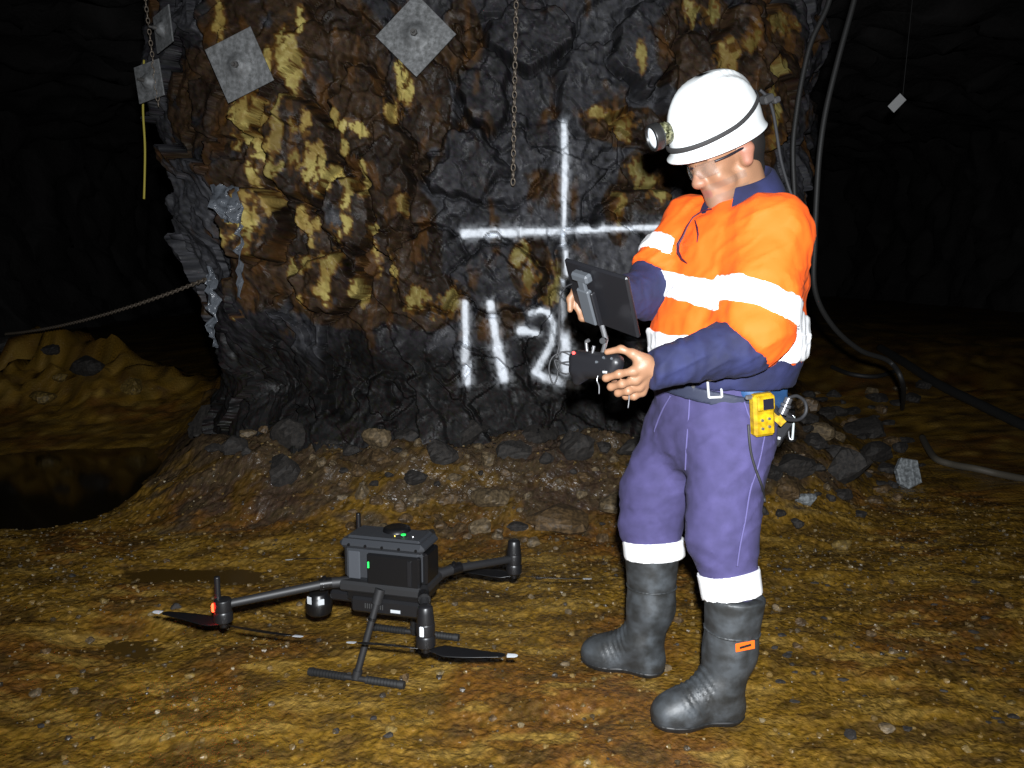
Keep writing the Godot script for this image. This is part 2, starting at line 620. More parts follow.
	for j in nv:
		var h := hs[j]
		for i in nu:
			var p: Vector3 = base_p[i]
			var n: Vector3 = base_n[i]
			# the left arris overhangs, leaning out towards the roof
			var lean := (h - 1.1) * 0.12 * (1.0 - smoothstep(-1.9, -0.9, p.x))
			var x := p.x - lean
			var s := us[i] - u0
			var tile := Vector2i(floori(x * 10), floori(h * 10))
			var near := us[i] > u0 - 0.5 and us[i] < u1 + 0.5
			var wv := Vector2(warp.get_noise_2d(s, h), warp.get_noise_2d(s + 40, h))
			var d := big.get_noise_2d(s, h) * 0.14
			var joint := 1.0
			var tone := 0.5
			var tone2 := 0.5
			if near:
				var a := blocks(Vector2(s * 2.3 - h * 0.5, h * 1.5) + wv * 0.35, 0)
				var b := blocks(Vector2(s * 6.0 + h * 1.9, h * 4.2 - s * 0.9) + wv * 0.45, 1)
				var e3 := blocks(Vector2(s * 15.0 - h * 3.0, h * 11.0) + wv * 0.9, 2)
				d += a.x * 0.062 + b.x * 0.027 + e3.x * 0.006
				d -= 0.030 * (1.0 - smoothstep(0.0, 0.06, a.y)) * smoothstep(-0.3, 0.3, wv.x) + 0.010 * (1.0 - smoothstep(0.0, 0.06, b.y)) * smoothstep(-0.2, 0.4, wv.y)
				d += fine.get_noise_2d(s, h) * 0.010 + grit.get_noise_2d(s, h) * 0.003
				joint = minf(smoothstep(0.0, 0.12, a.y), 0.4 + 0.6 * smoothstep(0.0, 0.1, b.y))
				tone = a.z
				tone2 = b.z
				var jag := Vector2(warp.get_noise_2d(s * 2.5, h * 2.5 + 9), warp.get_noise_2d(s * 2.5 + 19, h * 2.5)) * 0.05
				for sl in slab_at.get(tile, []):
					var e: Vector2 = Vector2(x, h) + jag - sl[0]
					if absf(e.x) < sl[1] * 1.3 and absf(e.y) < sl[2] * 1.3:
						var k := maxf(maxf(absf(e.x) / sl[1], absf(e.y) / sl[2]), (absf(e.x) / sl[1] + absf(e.y) / sl[2]) * 0.72)
						var top: float = sl[3] + sl[4] * e.x * 0.5 + sl[5] * e.y * 0.5
						if k < 1.0:
							d = lerpf(d, top + fine.get_noise_2d(s, h) * 0.012 + b.x * 0.014 + e3.x * 0.007, smoothstep(1.0, 0.86, k))
							tone = fposmod(sl[3] * 37.0 + sl[4] * 11.0, 1.0)
						elif k < 1.12:
							d -= 0.06 * (1.0 - (k - 1.0) / 0.12)
			# a loose toe pushed out at the bottom, a hollow above it
			d -= 0.14 * exp(-pow((h - 0.62) / 0.22, 2.0))
			var at := Vector3(x, h, p.z) + n * d
			v[j * nu + i] = at
			var dk := Vector2i(floori(at.x * 50), floori(at.y * 50))
			face_z[dk] = maxf(face_z.get(dk, -99.0), at.z)
			# ---- colours of the rock itself
			var m := hue.get_noise_2d(s, h)
			var st := streak.get_noise_2d(s * 1.6, h * 0.55)
			var g := grit.get_noise_2d(s * 0.7, h * 0.7)
			var grey := Color(0.042, 0.042, 0.046).lerp(Color(0.014, 0.013, 0.014), tone) * (1.0 + 0.7 * g + 0.5 * (tone2 - 0.5) + 0.5 * fine.get_noise_2d(s * 2.0, h * 2.0))
			var brown := Color(0.036, 0.021, 0.011).lerp(Color(0.015, 0.010, 0.007), tone2) * (1.0 + 0.7 * g + 0.5 * fine.get_noise_2d(s * 2.0, h * 2.0))
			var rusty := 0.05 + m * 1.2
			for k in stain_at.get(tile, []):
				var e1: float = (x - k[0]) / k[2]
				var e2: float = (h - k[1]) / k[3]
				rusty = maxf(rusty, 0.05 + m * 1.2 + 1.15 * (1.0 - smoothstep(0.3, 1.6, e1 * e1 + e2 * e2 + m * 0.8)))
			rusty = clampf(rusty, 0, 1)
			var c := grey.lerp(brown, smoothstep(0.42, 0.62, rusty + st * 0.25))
			# rust runs
			c = c.lerp(Color(0.075, 0.034, 0.010) * (1 + 0.4 * g), smoothstep(0.22, 0.42, st * 0.9 + m * 0.5) * rusty * 0.7)
			# black wet muck splashed up the foot of the face
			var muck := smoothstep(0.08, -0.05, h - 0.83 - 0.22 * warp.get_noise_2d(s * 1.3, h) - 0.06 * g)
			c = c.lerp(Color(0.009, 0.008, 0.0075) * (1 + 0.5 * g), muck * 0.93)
			if near and h < 2.8:
				# oxide crusts with broken edges
				var ox := 0.0
				var rich := 1.0
				for k in crust_at.get(tile, []):
					var ex: float = (x - k[0]) / k[2]
					var ey: float = (h - k[1]) / k[3]
					var e := ex * ex + ey * ey
					if e < 2.6:
						if 1.25 - e * 0.62 > ox:
							ox = 1.25 - e * 0.62
							rich = k[4]
				if ox > 0.0:
					var edge := ox + warp.get_noise_2d(s * 4.0, h * 3.0) * 0.8 + fine.get_noise_2d(s * 1.5, h * 0.8) * 1.1 + g * 0.6 - 0.5
					var amount := smoothstep(0.36, 0.48, edge)
					c = c.lerp(Color(0.13, 0.060, 0.010), smoothstep(-0.15, 0.3, edge) * 0.65)
					c = c.lerp(Color(0.41, 0.335, 0.105).lerp(Color(0.26, 0.18, 0.05), clampf(0.5 + m * 2.0 + g, 0, 1)) * rich, amount)
				# white spray paint
				var w := Vector2(x, h)
				var paint := 0.0
				for k in stroke_at.get(tile, []):
					var dd := seg_d(w, k[0], k[1])
					if dd < k[2] * 3.2:
						paint = maxf(paint, smoothstep(1.55, 0.5, dd / k[2] + g * 0.35) * 0.95)
						paint = maxf(paint, 0.22 * smoothstep(3.2, 0.8, dd / k[2]) * clampf(0.6 + g * 2.0, 0, 1))
				c = c.lerp(Color(0.83, 0.87, 0.93), paint)
			col[j * nu + i] = Color(clampf(c.r, 0.002, 0.95), clampf(c.g, 0.002, 0.95), clampf(c.b, 0.002, 0.95))
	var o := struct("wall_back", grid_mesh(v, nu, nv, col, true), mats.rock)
	o.set_meta("label", "dark broken rock pillar with yellow crusts and a white sprayed cross")

func bump(x: float, z: float, cx: float, cz: float, rx: float, rz: float) -> float:
	var e := (x - cx) * (x - cx) / (rx * rx) + (z - cz) * (z - cz) / (rz * rz)
	return exp(-e) if e < 9.0 else 0.0

var puddles := []
var n1: FastNoiseLite
var n2: FastNoiseLite
var n3: FastNoiseLite
var last_wall := 3.0                                          # distance to the pillar at the last place asked for

func floor_h(x: float, z: float) -> float:
	if n1 == null:
		n1 = noise("floor_big", 0.7, 3, 31)
		n2 = noise("floor_mid", 3.2, 4, 32)
		n3 = noise("floor_fine", 15.0, 3, 33)
	var dip := 0.0
	for p in puddles:
		var b := bump(x, z, p[0], p[1], p[2], p[3])
		dip += b * p[4]
	var wall := plan_distance(x, z) if z < -3.0 else 3.0
	last_wall = wall
	var talus := smoothstep(0.85, 0.0, wall)
	var h := n1.get_noise_2d(x, z) * 0.035
	h += n2.get_noise_2d(x * 0.7, z * 1.25) * (0.018 + 0.05 * talus) 
	var r := n3.get_noise_2d(x * 0.75, z * 1.2)
	h += (0.5 - absf(r)) * (0.015 + 0.016 * talus)
	h += 0.36 * talus * talus
	# muck bank in the left drive, ground climbing into the right one
	h += 0.62 * bump(x, z, -4.3, -7.5, 1.5, 0.6) * (1.0 + 0.5 * n2.get_noise_2d(x * 0.5, z * 0.5 + 20) + 0.35 * n2.get_noise_2d(x * 1.5, z * 1.5))
	h += 0.45 * smoothstep(-5.0, -9.5, z) * smoothstep(1.6, 3.2, x)
	# level ground where the boots and the skids stand
	var stand := maxf(maxf(bump(x, z, 0.53, -2.14, 0.28, 0.18), bump(x, z, 0.37, -2.45, 0.28, 0.18)), maxf(bump(x, z, -0.48, -2.35, 0.30, 0.16), bump(x, z, -0.34, -2.70, 0.30, 0.16)))
	h = lerpf(h, 0.004 + (h) * 0.12, clampf(stand * 1.3, 0, 1))
	return h - dip

func build_floor():
	puddles = [[-3.05, -5.05, 1.2, 0.95, 0.30], [-1.33, -2.72, 0.22, 0.13, 0.045], [-1.30, -3.35, 0.45, 0.16, 0.05], [-0.75, -2.95, 0.22, 0.09, 0.035], [1.35, -3.1, 0.4, 0.13, 0.03], [1.75, -2.55, 0.3, 0.1, 0.03], [0.18, -2.2, 0.12, 0.06, 0.028]]
	var xs := steps([[-10.4, 0.25], [-4.8, 0.05], [-2.7, FINE * 1.25], [2.6, 0.1], [5.5, 0.3], [10.6, 1]])
	var zs := steps([[-25.5, 0.4], [-10.0, 0.15], [-7.2, 0.05], [-5.4, 0.03], [-4.5, FINE * 1.25], [-1.8, 0.06], [3.4, 1]])
	var nu := xs.size()
	var nv := zs.size()
	var hue := noise("floor_hue", 1.1, 4, 34)
	var patch := noise("floor_patch", 5.0, 4, 35)
	var grit := noise("floor_grit", 38.0, 3, 36)
	var v := PackedVector3Array()
	var col := PackedColorArray()
	v.resize(nu * nv)
	col.resize(nu * nv)
	for j in nv:
		var z := zs[j]
		for i in nu:
			var x := xs[i]
			v[j * nu + i] = Vector3(x, floor_h(x, z), z)
			var m := hue.get_noise_2d(x, z)
			var p := patch.get_noise_2d(x * 0.55, z * 1.3)
			var g := grit.get_noise_2d(x * 0.8, z * 1.2)
			var c := Color(0.140, 0.078, 0.012).lerp(Color(0.108, 0.048, 0.010), smoothstep(-0.1, 0.4, m))
			c = c.lerp(Color(0.185, 0.112, 0.024), smoothstep(0.12, 0.42, p))
			c = c.lerp(Color(0.060, 0.035, 0.010), smoothstep(0.05, 0.35, -p) * 0.8)
			c = c * (1.0 + 0.95 * g)
			# black fines washed down from the foot of the pillar, with a ragged edge
			var wall := last_wall
			var black := smoothstep(0.1, -0.15, wall - 0.40 - 0.5 * p - 0.25 * m)
			c = c.lerp(Color(0.035, 0.026, 0.020) * (1.0 + 0.6 * g), black * 0.85)
			col[j * nu + i] = Color(clampf(c.r, 0.002, 0.9), clampf(c.g, 0.002, 0.9), clampf(c.b, 0.001, 0.9))
	var o := struct("floor", grid_mesh(v, nu, nv, col, false), mats.mud)
	o.set_meta("label", "wet ochre mud floor of the drive")

func ground(x: float, z: float) -> Vector3:
	return Vector3(x, floor_h(x, z), z)

# ---------------------------------------------------------------- loose rock
func rock_mesh(sd: int, cuts := 11, level := 3) -> ArrayMesh:       # a broken stone: a ball cut by flat joint faces
	var r := RandomNumberGenerator.new()
	r.seed = sd
	var planes := []
	for i in cuts:
		var n := Vector3(r.randfn(), r.randfn(), r.randfn()).normalized()
		planes.append([n, r.randf_range(0.55, 0.95)])
	var v := PackedVector3Array()
	var idx := PackedInt32Array()
	var seg := 4 + level * 4
	var ring := 3 + level * 2
	var st := SurfaceTool.new()
	st.begin(Mesh.PRIMITIVE_TRIANGLES)
	st.set_smooth_group(-1)
	var pts := []
	for j in ring + 1:
		var row := []
		for i in seg:
			var t := PI * j / ring
			var a := TAU * i / seg
			var d := Vector3(sin(t) * cos(a), cos(t), sin(t) * sin(a))
			var k := 1.15
			for p in planes:
				var c: float = d.dot(p[0])
				if c > 0.05:
					k = minf(k, p[1] / c)
			row.append(d * k * (1.0 + 0.05 * sin(d.x * 9 + sd) * sin(d.y * 8 + sd * 2)))
		pts.append(row)
	for j in ring:
		for i in seg:
			var q := (i + 1) % seg
			var mid: Vector3 = (pts[j][i] + pts[j + 1][q]) * 0.5
			if j > 0:
				poly(st, [pts[j][i], pts[j][q], pts[j + 1][q]], mid)
			if j < ring - 1:
				poly(st, [pts[j][i], pts[j + 1][q], pts[j + 1][i]], mid)
	st.generate_normals()
	return st.commit()

func stone_mat(called: String, r: float, g: float, b: float, rough: float) -> StandardMaterial3D:
	var m := mat(called, lin(r, g, b), rough)
	tri(m, 5.0, mats.stone.normal_texture, 0.7, null, mats.speckle)
	return m

func clear_of(taken: Array, p: Vector3, w: float) -> bool:
	for q in taken:
		if p.distance_to(q[0]) < (w + q[1]) * 1.05:
			return false
	return true

func build_rocks():
	mats.speckle = ramp_tex(41, 0.03, 5, Color(0.55, 0.55, 0.55), Color(1, 1, 1), 256, 2.0)
	var kinds := [stone_mat("stone_brown", 0.125, 0.075, 0.030, 0.6), stone_mat("stone_tan", 0.17, 0.12, 0.062, 0.65), stone_mat("stone_dark", 0.027, 0.022, 0.018, 0.8), stone_mat("stone_ochre", 0.21, 0.135, 0.03, 0.6), stone_mat("stone_pale", 0.27, 0.29, 0.30, 0.6)]
	var shapes := []
	for i in 9:
		shapes.append(rock_mesh(50 + i))
	var r := RandomNumberGenerator.new()
	r.seed = 77
	# px, py of the foot, half width px, flatness, material, label
	var marked := [[377, 446, 15, .9, 1, "square tan rock perched on the rubble below the sprayed digits"], [380, 468, 14, .8, 0, "brown rock leaning below the square tan rock"], [415, 484, 13, .6, 2, "low dark rock lying just behind the drone"], [845, 480, 24, .8, 2, "large dark angular rock at the pillar's foot behind the pilot"], [843, 549, 11, .55, 3, "small rounded yellow stone alone on wet mud beside the boots"], [262, 392, 12, .9, 1, "pale upright stone in the black muck beside the pillar's arris"], [562, 524, 34, .4, 0, "broad flat brown rock half sunk behind the drone"], [490, 505, 20, .55, 1, "tan wedge of rock amid the rubble behind the drone"], [612, 512, 18, .6, 1, "tan block of rock beside the pilot's far trouser leg"], [785, 498, 13, .8, 0, "brown chunk of rock behind the pilot's near knee"], [805, 503, 12, .7, 4, "small grey chip of rock behind the pilot's near knee"], [276, 352, 20, .9, 2, "dark squared boulder against the foot of the pillar's rusty side"]]
	var taken := []
	for k in marked.size():
		var s = marked[k]
		var p := on_floor(s[0], s[1])
		if s[1] == 352:
			p = ground(-1.16, -4.08)
		var w: float = s[2] * -p.z / FOCAL
		var o := put("rock", shapes[k % 9], kinds[s[4]])
		o.transform = Transform3D(Basis.from_euler(Vector3(r.randf_range(-.2, .2), r.randf() * TAU, r.randf_range(-.2, .2))).scaled(Vector3(w, w * s[3], w)), p + Vector3(0, w * s[3] * 0.45, 0))
		tag(o, s[5], "rock")
		taken.append([p, w])
	# big dark boulders along the foot of the face
	var feet := [[215, 428, 22], [238, 446, 15], [300, 432, 24], [335, 420, 18], [352, 447, 16], [408, 436, 26], [440, 448, 18], [470, 432, 26], [512, 446, 18], [538, 432, 30], [575, 446, 20], [603, 430, 26], [632, 446, 18], [790, 455, 20], [812, 440, 24], [832, 452, 14], [868, 455, 18], [885, 470, 12], [800, 480, 16], [860, 430, 20], [765, 470, 18]]
	for s in feet:
		var p := on_floor(s[0], s[1])
		var w: float = s[2] * -p.z / FOCAL
		p = ground(p.x, p.z + w * 0.5)
		for attempt in 10:
			if clear_of(taken, p, w):
				break
			w *= 0.85
		if not clear_of(taken, p, w):
			continue
		taken.append([p, w])
		var o := put("boulder", shapes[r.randi() % 9], kinds[2])
		o.transform = Transform3D(Basis.from_euler(Vector3(r.randf_range(-.4, .4), r.randf() * TAU, r.randf_range(-.4, .4))).scaled(Vector3(w, w * r.randf_range(.6, .85), w)), p + Vector3(0, w * 0.2, 0))
		tag(o, "dark angular boulder against the foot of the rock pillar %s" % ("behind the pilot" if s[0] > 700 else ("under its rusty side" if s[0] < 360 else "below the sprayed digits")), "boulder", "dark boulders along the foot of the pillar")
	# the pale slab stands tilted against the toe of the pillar
	var sp := on_floor(907, 487)
	var sl := put("rock", prism([Vector2(-.075, -.06), Vector2(-.03, -.095), Vector2(.06, -.07), Vector2(.075, .06), Vector2(-.02, .09), Vector2(-.07, .03)], 0.035, 0.006), kinds[4])
	sl.transform = Transform3D(Basis.from_euler(Vector3(-0.45, 0.1, 0.12)), sp + Vector3(0, 0.085, 0))
	tag(sl, "flat pale grey stone slab propped on the brown rubble", "rock")
	# rubble along the foot of the pillar
	for k in range(-75, 150):
		var px := r.randf_range(340, 640)
		var py := r.randf_range(450, 540)
		if k > 70:
			px = r.randf_range(775, 912)
			py = r.randf_range(395, 505)
		elif k > 58:
			px = r.randf_range(190, 340)
			py = r.randf_range(425, 470)
		var p := Vector3.ZERO
		var w := r.randf_range(0.022, 0.062)
		if r.randf() < 0.18:
			w *= 1.6
		if k > 94:
			w *= 1.5
		for attempt in 12:
			p = on_floor(px, py)
			if clear_of(taken, p, w):
				break
			px += r.randf_range(-30, 30)
			py += r.randf_range(-12, 12)
			w *= 0.9
		if not clear_of(taken, p, w):
			continue
		taken.append([p, w])
		var f := r.randf_range(0.45, 0.9)
		var pick: int = [0, 1, 0, 2, 1, 0][r.randi() % 6]
		if k > 58 and r.randf() < 0.6:
			pick = 2
		var m: Material = kinds[pick]
		var o := put("rock", shapes[r.randi() % 9], m)
		o.transform = Transform3D(Basis.from_euler(Vector3(r.randf_range(-.5, .5), r.randf() * TAU, r.randf_range(-.5, .5))).scaled(Vector3(w, w * f, w * r.randf_range(.7, 1.1))), p + Vector3(0, w * f * 0.3, 0))
		var where: String = "in the rubble behind the pilot" if k > 70 else ("in the black muck under the pillar's rusty side" if k > 58 else "in the rubble between drone and painted rock face")
		tag(o, "%s %s broken rock %s" % ["big" if w > 0.055 else ("fist-sized" if w > 0.035 else "small"), ["brown", "tan", "dark"][pick], where], "rock", "%s broken rock %s" % [["brown", "tan", "dark"][pick], where])
	# stones on the muck bank in the dark left drive
	for k in 10:
		var w := r.randf_range(0.06, 0.15)
		var p := ground(r.randf_range(-5.4, -3.2), r.randf_range(-7.5, -6.8))
		while not clear_of(taken, p, w):
			p = ground(r.randf_range(-5.4, -3.2), r.randf_range(-7.5, -6.8))
		taken.append([p, w])
		var o := put("rock", shapes[r.randi() % 9], kinds[[3, 0, 2][r.randi() % 3]])
		o.transform = Transform3D(Basis.from_euler(Vector3(0, r.randf() * TAU, 0.2)).scaled(Vector3(w, w * .6, w)), p + Vector3(0, w * 0.15, 0))
		tag(o, "rock on the muck bank in the dark side drive", "rock", "rocks on the muck bank")
	# stones strewn over the mud
	for k in 70:
		var p := on_floor(r.randf_range(10, 1015), r.randf_range(535, 760))
		var w := r.randf_range(0.010, 0.022)
		var tone := r.randi() % 4
		var o := put("stone", shapes[r.randi() % 9], kinds[[0, 1, 3, 2][tone]])
		o.transform = Transform3D(Basis.from_euler(Vector3(0, r.randf() * TAU, 0.2)).scaled(Vector3(w, w * .6, w)), p + Vector3(0, w * 0.15, 0))
		tag(o, "small %s stone lying on the open wet mud floor" % ["brown", "tan", "ochre", "black"][tone], "stone", "small stones strewn on the mud floor")
	# black chips on the wet ground past the boots
	for k in 34:
		var p := on_floor(r.randf_range(770, 1015), r.randf_range(555, 735))
		var w := r.randf_range(0.005, 0.014)
		var o := put("stone", shapes[r.randi() % 9], kinds[2])
		o.transform = Transform3D(Basis.from_euler(Vector3(0, r.randf() * TAU, 0.2)).scaled(Vector3(w * 1.5, w * .5, w)), p + Vector3(0, w * 0.1, 0))
		tag(o, "flat black stone chip on the wet mud beyond the pilot's near boot", "stone", "black chips past the boots")
	# grit nobody could count
	var mm := MultiMesh.new()
	mm.transform_format = MultiMesh.TRANSFORM_3D
	mm.use_colors = true
	mm.mesh = rock_mesh(99, 9, 1)
	mm.instance_count = 5200
	for k in 5200:
		var x := r.randf_range(-2.6, 2.6)
		var z := -pow(r.randf(), 0.8) * 2.6 - 1.8
		var w := 0.003 + 0.0095 * pow(r.randf(), 3.0)
		mm.set_instance_transform(k, Transform3D(Basis.from_euler(Vector3(r.randf(), r.randf() * TAU, r.randf())).scaled(Vector3(w, w * .7, w)), ground(x, z) + Vector3(0, w * 0.2, 0)))
		var t := r.randf()
		var c := Color(0.16, 0.10, 0.028).lerp(Color(0.022, 0.018, 0.014), t) if r.randf() < 0.95 else Color(0.17, 0.13, 0.07)
		mm.set_instance_color(k, c)
	var gi := MultiMeshInstance3D.new()
	gi.multimesh = mm
	gi.name = "gravel"
	var gm := mat("gravel", Color.WHITE, 0.45)
	gm.vertex_color_use_as_albedo = true
	gi.material_override = gm
	add_child(gi)
	tag(gi, "fine wet grit scattered over the mud floor", "gravel", "", "stuff")
	# standing water in the hollows
	var names := ["wide black pool of still water before the muck bank", "small brown puddle on the mud by the drone's left propeller", "long shallow puddle between the pool and the drone", "narrow puddle behind the drone's skids", "shallow puddle on the mud beyond the pilot's near boot", "thin puddle on open mud away from the boots", "tiny puddle before the pilot's boots"]
	for k in [0, 1, 2]:
		var q = puddles[k]
		var level := 99.0
		for a in 24:
			level = minf(level, floor_h(q[0] + cos(TAU * a / 24) * q[2] * 1.05, q[1] + sin(TAU * a / 24) * q[3] * 1.05))
		level = minf(level - 0.004, floor_h(q[0], q[1]) + 0.05) if k else -0.085
		var v := PackedVector3Array()
		for j in 4:
			for i in 41:
				var a := TAU * i / 40
				v.append(Vector3(cos(a) * q[2] * 1.25 * j / 3.0, 0.0, sin(a) * q[3] * 1.25 * j / 3.0))
		var w := put("puddle", grid_mesh(v, 41, 4, PackedColorArray(), false, true), mats.water if k else mat("pool_water", lin(0.010, 0.007, 0.003), 0.08))
		w.position = Vector3(q[0], level, q[1])
		tag(w, names[k], "puddle")

# ---------------------------------------------------------------- what hangs on the pillar and lies in the drives
func link_mesh(size: float) -> Mesh:
	var t := TorusMesh.new()
	t.inner_radius = size * 0.19
	t.outer_radius = size * 0.40
	t.rings = 12
	t.ring_segments = 6
	return t

func chain(called: String, pts: Array, size: float, m: Material, label: String):
	var t := thing(called, label, "chain", pts[0])
	var c := Curve3D.new()
	for p in pts:
		c.add_point(p - pts[0])
	var mesh := link_mesh(size)
	var n := int(c.get_baked_length() / (size * 0.78))
	for i in n:
		var a := c.sample_baked(i * size * 0.78)
		var b := c.sample_baked(i * size * 0.78 + 0.01)
		var y := (b - a).normalized()
		var x := y.cross(Vector3(0.31, 0.2, 0.9)).normalized()
		if i % 2:
			x = x.cross(y)
		# the torus lies across its own y axis; stretch it along the chain
		put("link", mesh, m, t, Transform3D(Basis(x * 0.8, x.cross(y).normalized(), y * 1.3), a + y * size * 0.4))

func build_wall_fittings():
	var zinc := mat("zinc", lin(0.24, 0.245, 0.25), 0.6, 0.25)
	tri(zinc, 6.0, mats.rock.normal_texture, 0.35, null, ramp_tex(61, 0.02, 5, Color(0.62, 0.62, 0.61), Color(1, 1, 1), 256, 1.2))
	var steel := mat("old_steel", lin(0.11, 0.105, 0.10), 0.5, 0.5)
	# bearing plates: four corners in the photograph, tilt towards the drive
	var plates := [[240, 66, 61, [205, 48, 251, 30], "galvanised square bolt plate tilted above the large yellow crust", 0.12, -0.15], [416, 36, 64, [379, 42, 415, 78], "galvanised square bolt plate standing on its corner on grey rock", -0.05, -0.1], [164, 30, 40, [150, 8, 158, 6], "grey bolt plate turned half aside at the pillar's arris", 0.0, -0.75], [150, 82, 40, [136, 62, 160, 60], "dull grey bolt plate low on the pillar's arris beside the short chain", 0.0, -0.45]]
	for p in plates:
		var at := face(p[0], p[1], 7)
		var side: float = p[2] * -at.z / FOCAL * 0.86
		var t := thing("bolt_plate", p[4], "bolt plate", at + Vector3(0, 0, 0.012))
		var e := Vector2(p[3][2] - p[3][0], -(p[3][3] - p[3][1])).normalized()
		if absf(p[6]) > 0.3:
			e = Vector2(1, 0.15).normalized()
		t.basis = Basis(Vector3.UP, p[6]) * Basis(Vector3.RIGHT, p[5]) * Basis(Vector3(0, 0, 1), e.angle())
		var h := side / 2
		put("plate", prism([Vector2(-h, -h), Vector2(h, -h * .98), Vector2(h, h), Vector2(-h * .97, h)], 0.007, 0.0015), zinc, t)
		var dome := put("dome", lathe([Vector2(h * .72, 0), Vector2(h * .66, .002), Vector2(h * .52, .003), Vector2(h * .40, .006), Vector2(h * .28, .026), Vector2(h * .16, .034), Vector2(0.0, .034)]), zinc, t, Transform3D(Basis(Vector3.RIGHT, PI / 2), Vector3(0, 0, 0.003)))
		put("nut", cyl(h * .13, h * .12, 0.02, 6), steel, t, Transform3D(Basis(Vector3.RIGHT, PI / 2), Vector3(0, 0, 0.044)))
		put("bolt_end", cyl(h * .06, h * .06, 0.03, 10), steel, t, Transform3D(Basis(Vector3.RIGHT, PI / 2), Vector3(0, 0, 0.058)))
	var rusty := mat("chain_steel", lin(0.13, 0.105, 0.08), 0.45, 0.4)
	var pts := []
	for k in 9:
		var q := face(516.5 - k * 0.45, -14 + k * 25.0, 2)
		pts.append(q + Vector3(0, 0, 0.03))
	var proud := -99.0
	for k in range(0, 9):       # a chain hangs straight: keep it off the face
		proud = maxf(proud, pts[k].z)
	for k in 9:
		pts[k] = P(516.5 - k * 0.45, -14 + k * 25.0, -proud - 0.015)
	chain("hanging_chain", pts, 0.043, rusty, "rusty steel chain hanging down the dark rock above the sprayed cross")
	var a := face(158, -5, 3) + Vector3(0, 0, 0.05)
	var b := face(163, 112, 3)
	b.z = maxf(a.z, b.z + 0.05)
	a.z = b.z
	chain("hanging_chain", [a, b], 0.036, rusty, "thin chain hanging beside the bolt plates at the pillar's arris")
	# taut chain across the left drive, from the bank to the pillar
	var s0 := P(5, 334, 7.3)
	s0.y = maxf(s0.y, floor_h(s0.x, s0.z) + 0.02)
	var s1 := face(212, 277, 2)
	var sag := []
	for k in 9:
		var f := k / 8.0
		sag.append(s0.lerp(s1, f) - Vector3(0, 0.22 * f * (1 - f), 0))
	chain("barrier_chain", sag, 0.045, mats.chain_steel, "grey chain slung across the dark side drive to the pillar")
	var yel := mat("yellow_cord", lin(0.30, 0.25, 0.03), 0.7)
	var y0 := P(143, 108, 4.75)
	var cord := put("cord", tube([P(144, 60, 4.75), y0, P(145, 150, 4.75), P(144, 199, 4.75)], 0.006), yel)
	tag(cord, "yellow cord hanging down in the dark beside the pillar's arris", "cord")
	# torn shiny sheeting on the arris
	var foil := mat("wet_sheeting", lin(0.10, 0.11, 0.125), 0.2)
	tri(foil, 5.0, mats.mud.normal_texture, 1.0)
	var scrap := func(pxs: Array, label: String, group: String):
		var rows := []
		for q in pxs:
			var l := face(q[0], q[2], 3) + Vector3(0, 0, 0.02)
			var rr := face(q[1], q[2], 3) + Vector3(0, 0, 0.02)
			rows.append([l, rr])
		var v := PackedVector3Array()
		var nn := noise("scrap", 14.0, 3, 71)
		var nu := 12
		var nv := 8 * (rows.size() - 1) + 1
		for side in 2:
			pass
		for j in nv:
			var f := float(j) / (nv - 1) * (rows.size() - 1)
			var k := mini(int(f), rows.size() - 2)
			for i in 2 * nu:
				var u := float(i if i < nu else 2 * nu - 1 - i) / (nu - 1)
				var l: Vector3 = rows[k][0].lerp(rows[k + 1][0], f - k)
				var rr: Vector3 = rows[k][1].lerp(rows[k + 1][1], f - k)
				var p := l.lerp(rr, u)
				p += Vector3(nn.get_noise_3dv(p), nn.get_noise_3dv(p + Vector3(9, 9, 9)), nn.get_noise_3dv(p * 1.3) * 2.0) * 0.03
				p.z += 0.0015 if i < nu else -0.0015
				v.append(p)
		var o := put("sheeting", grid_mesh(v, 2 * nu, nv, PackedColorArray(), false), foil)
		tag(o, label, "sheeting", group)
	scrap.call([[213, 240, 186], [212, 241, 205], [224, 238, 222]], "crumpled shiny sheet of torn plastic on the pillar's arris", "")
	scrap.call([[208, 215, 268], [209, 219, 300], [211, 216, 330], [216, 220, 345]], "long thin shiny strip hanging down the lower arris of the pillar", "")
	scrap.call([[238, 243, 205], [239, 244, 250], [238, 242, 300]], "thin shiny strip hanging beside the yellow crusted block", "")
	# hoses
	var rub := mat("hose_rubber", lin(0.016, 0.0155, 0.015), 0.6)
	tri(rub, 8.0, mats.mud.normal_texture, 0.4)
	var h1 := put("hose", tube([P(862, -30, 4.5), P(853, 5, 4.5), P(838, 60, 4.5), P(826, 110, 4.5), P(820, 150, 4.5), P(817, 190, 4.52), P(815, 240, 4.55), P(815, 290, 4.6), P(832, 325, 4.7), P(860, 350, 4.85), P(890, 362, 5.0), P(903, 385, 5.0), on_floor(902, 412) + Vector3(0, 0.02, 0)], 0.015), rub)
	tag(h1, "black hose running down the pillar's edge and curling to the ground", "hose")
	var h2 := put("hose", tube([P(836, -30, 4.3), P(828, 5, 4.3), P(812, 40, 4.3), P(803, 75, 4.3), P(797, 110, 4.3), P(793, 150, 4.3), P(795, 200, 4.32)], 0.013), rub)
	tag(h2, "short black hose bowed against the rock above the pilot's shoulder", "hose")
	var on := func(list: Array, up: float) -> Array:
		var out := []
		for q in list:
			out.append(on_floor(q[0], q[1]) + Vector3(0, up, 0))
		return out
	var h3 := put("hose", tube(on.call([[880, 352], [905, 368], [935, 388], [965, 403], [1000, 420], [1040, 440]], 0.04), 0.04), rub)
	tag(h3, "thick dark hose lying across the far ground of the side drive", "hose")
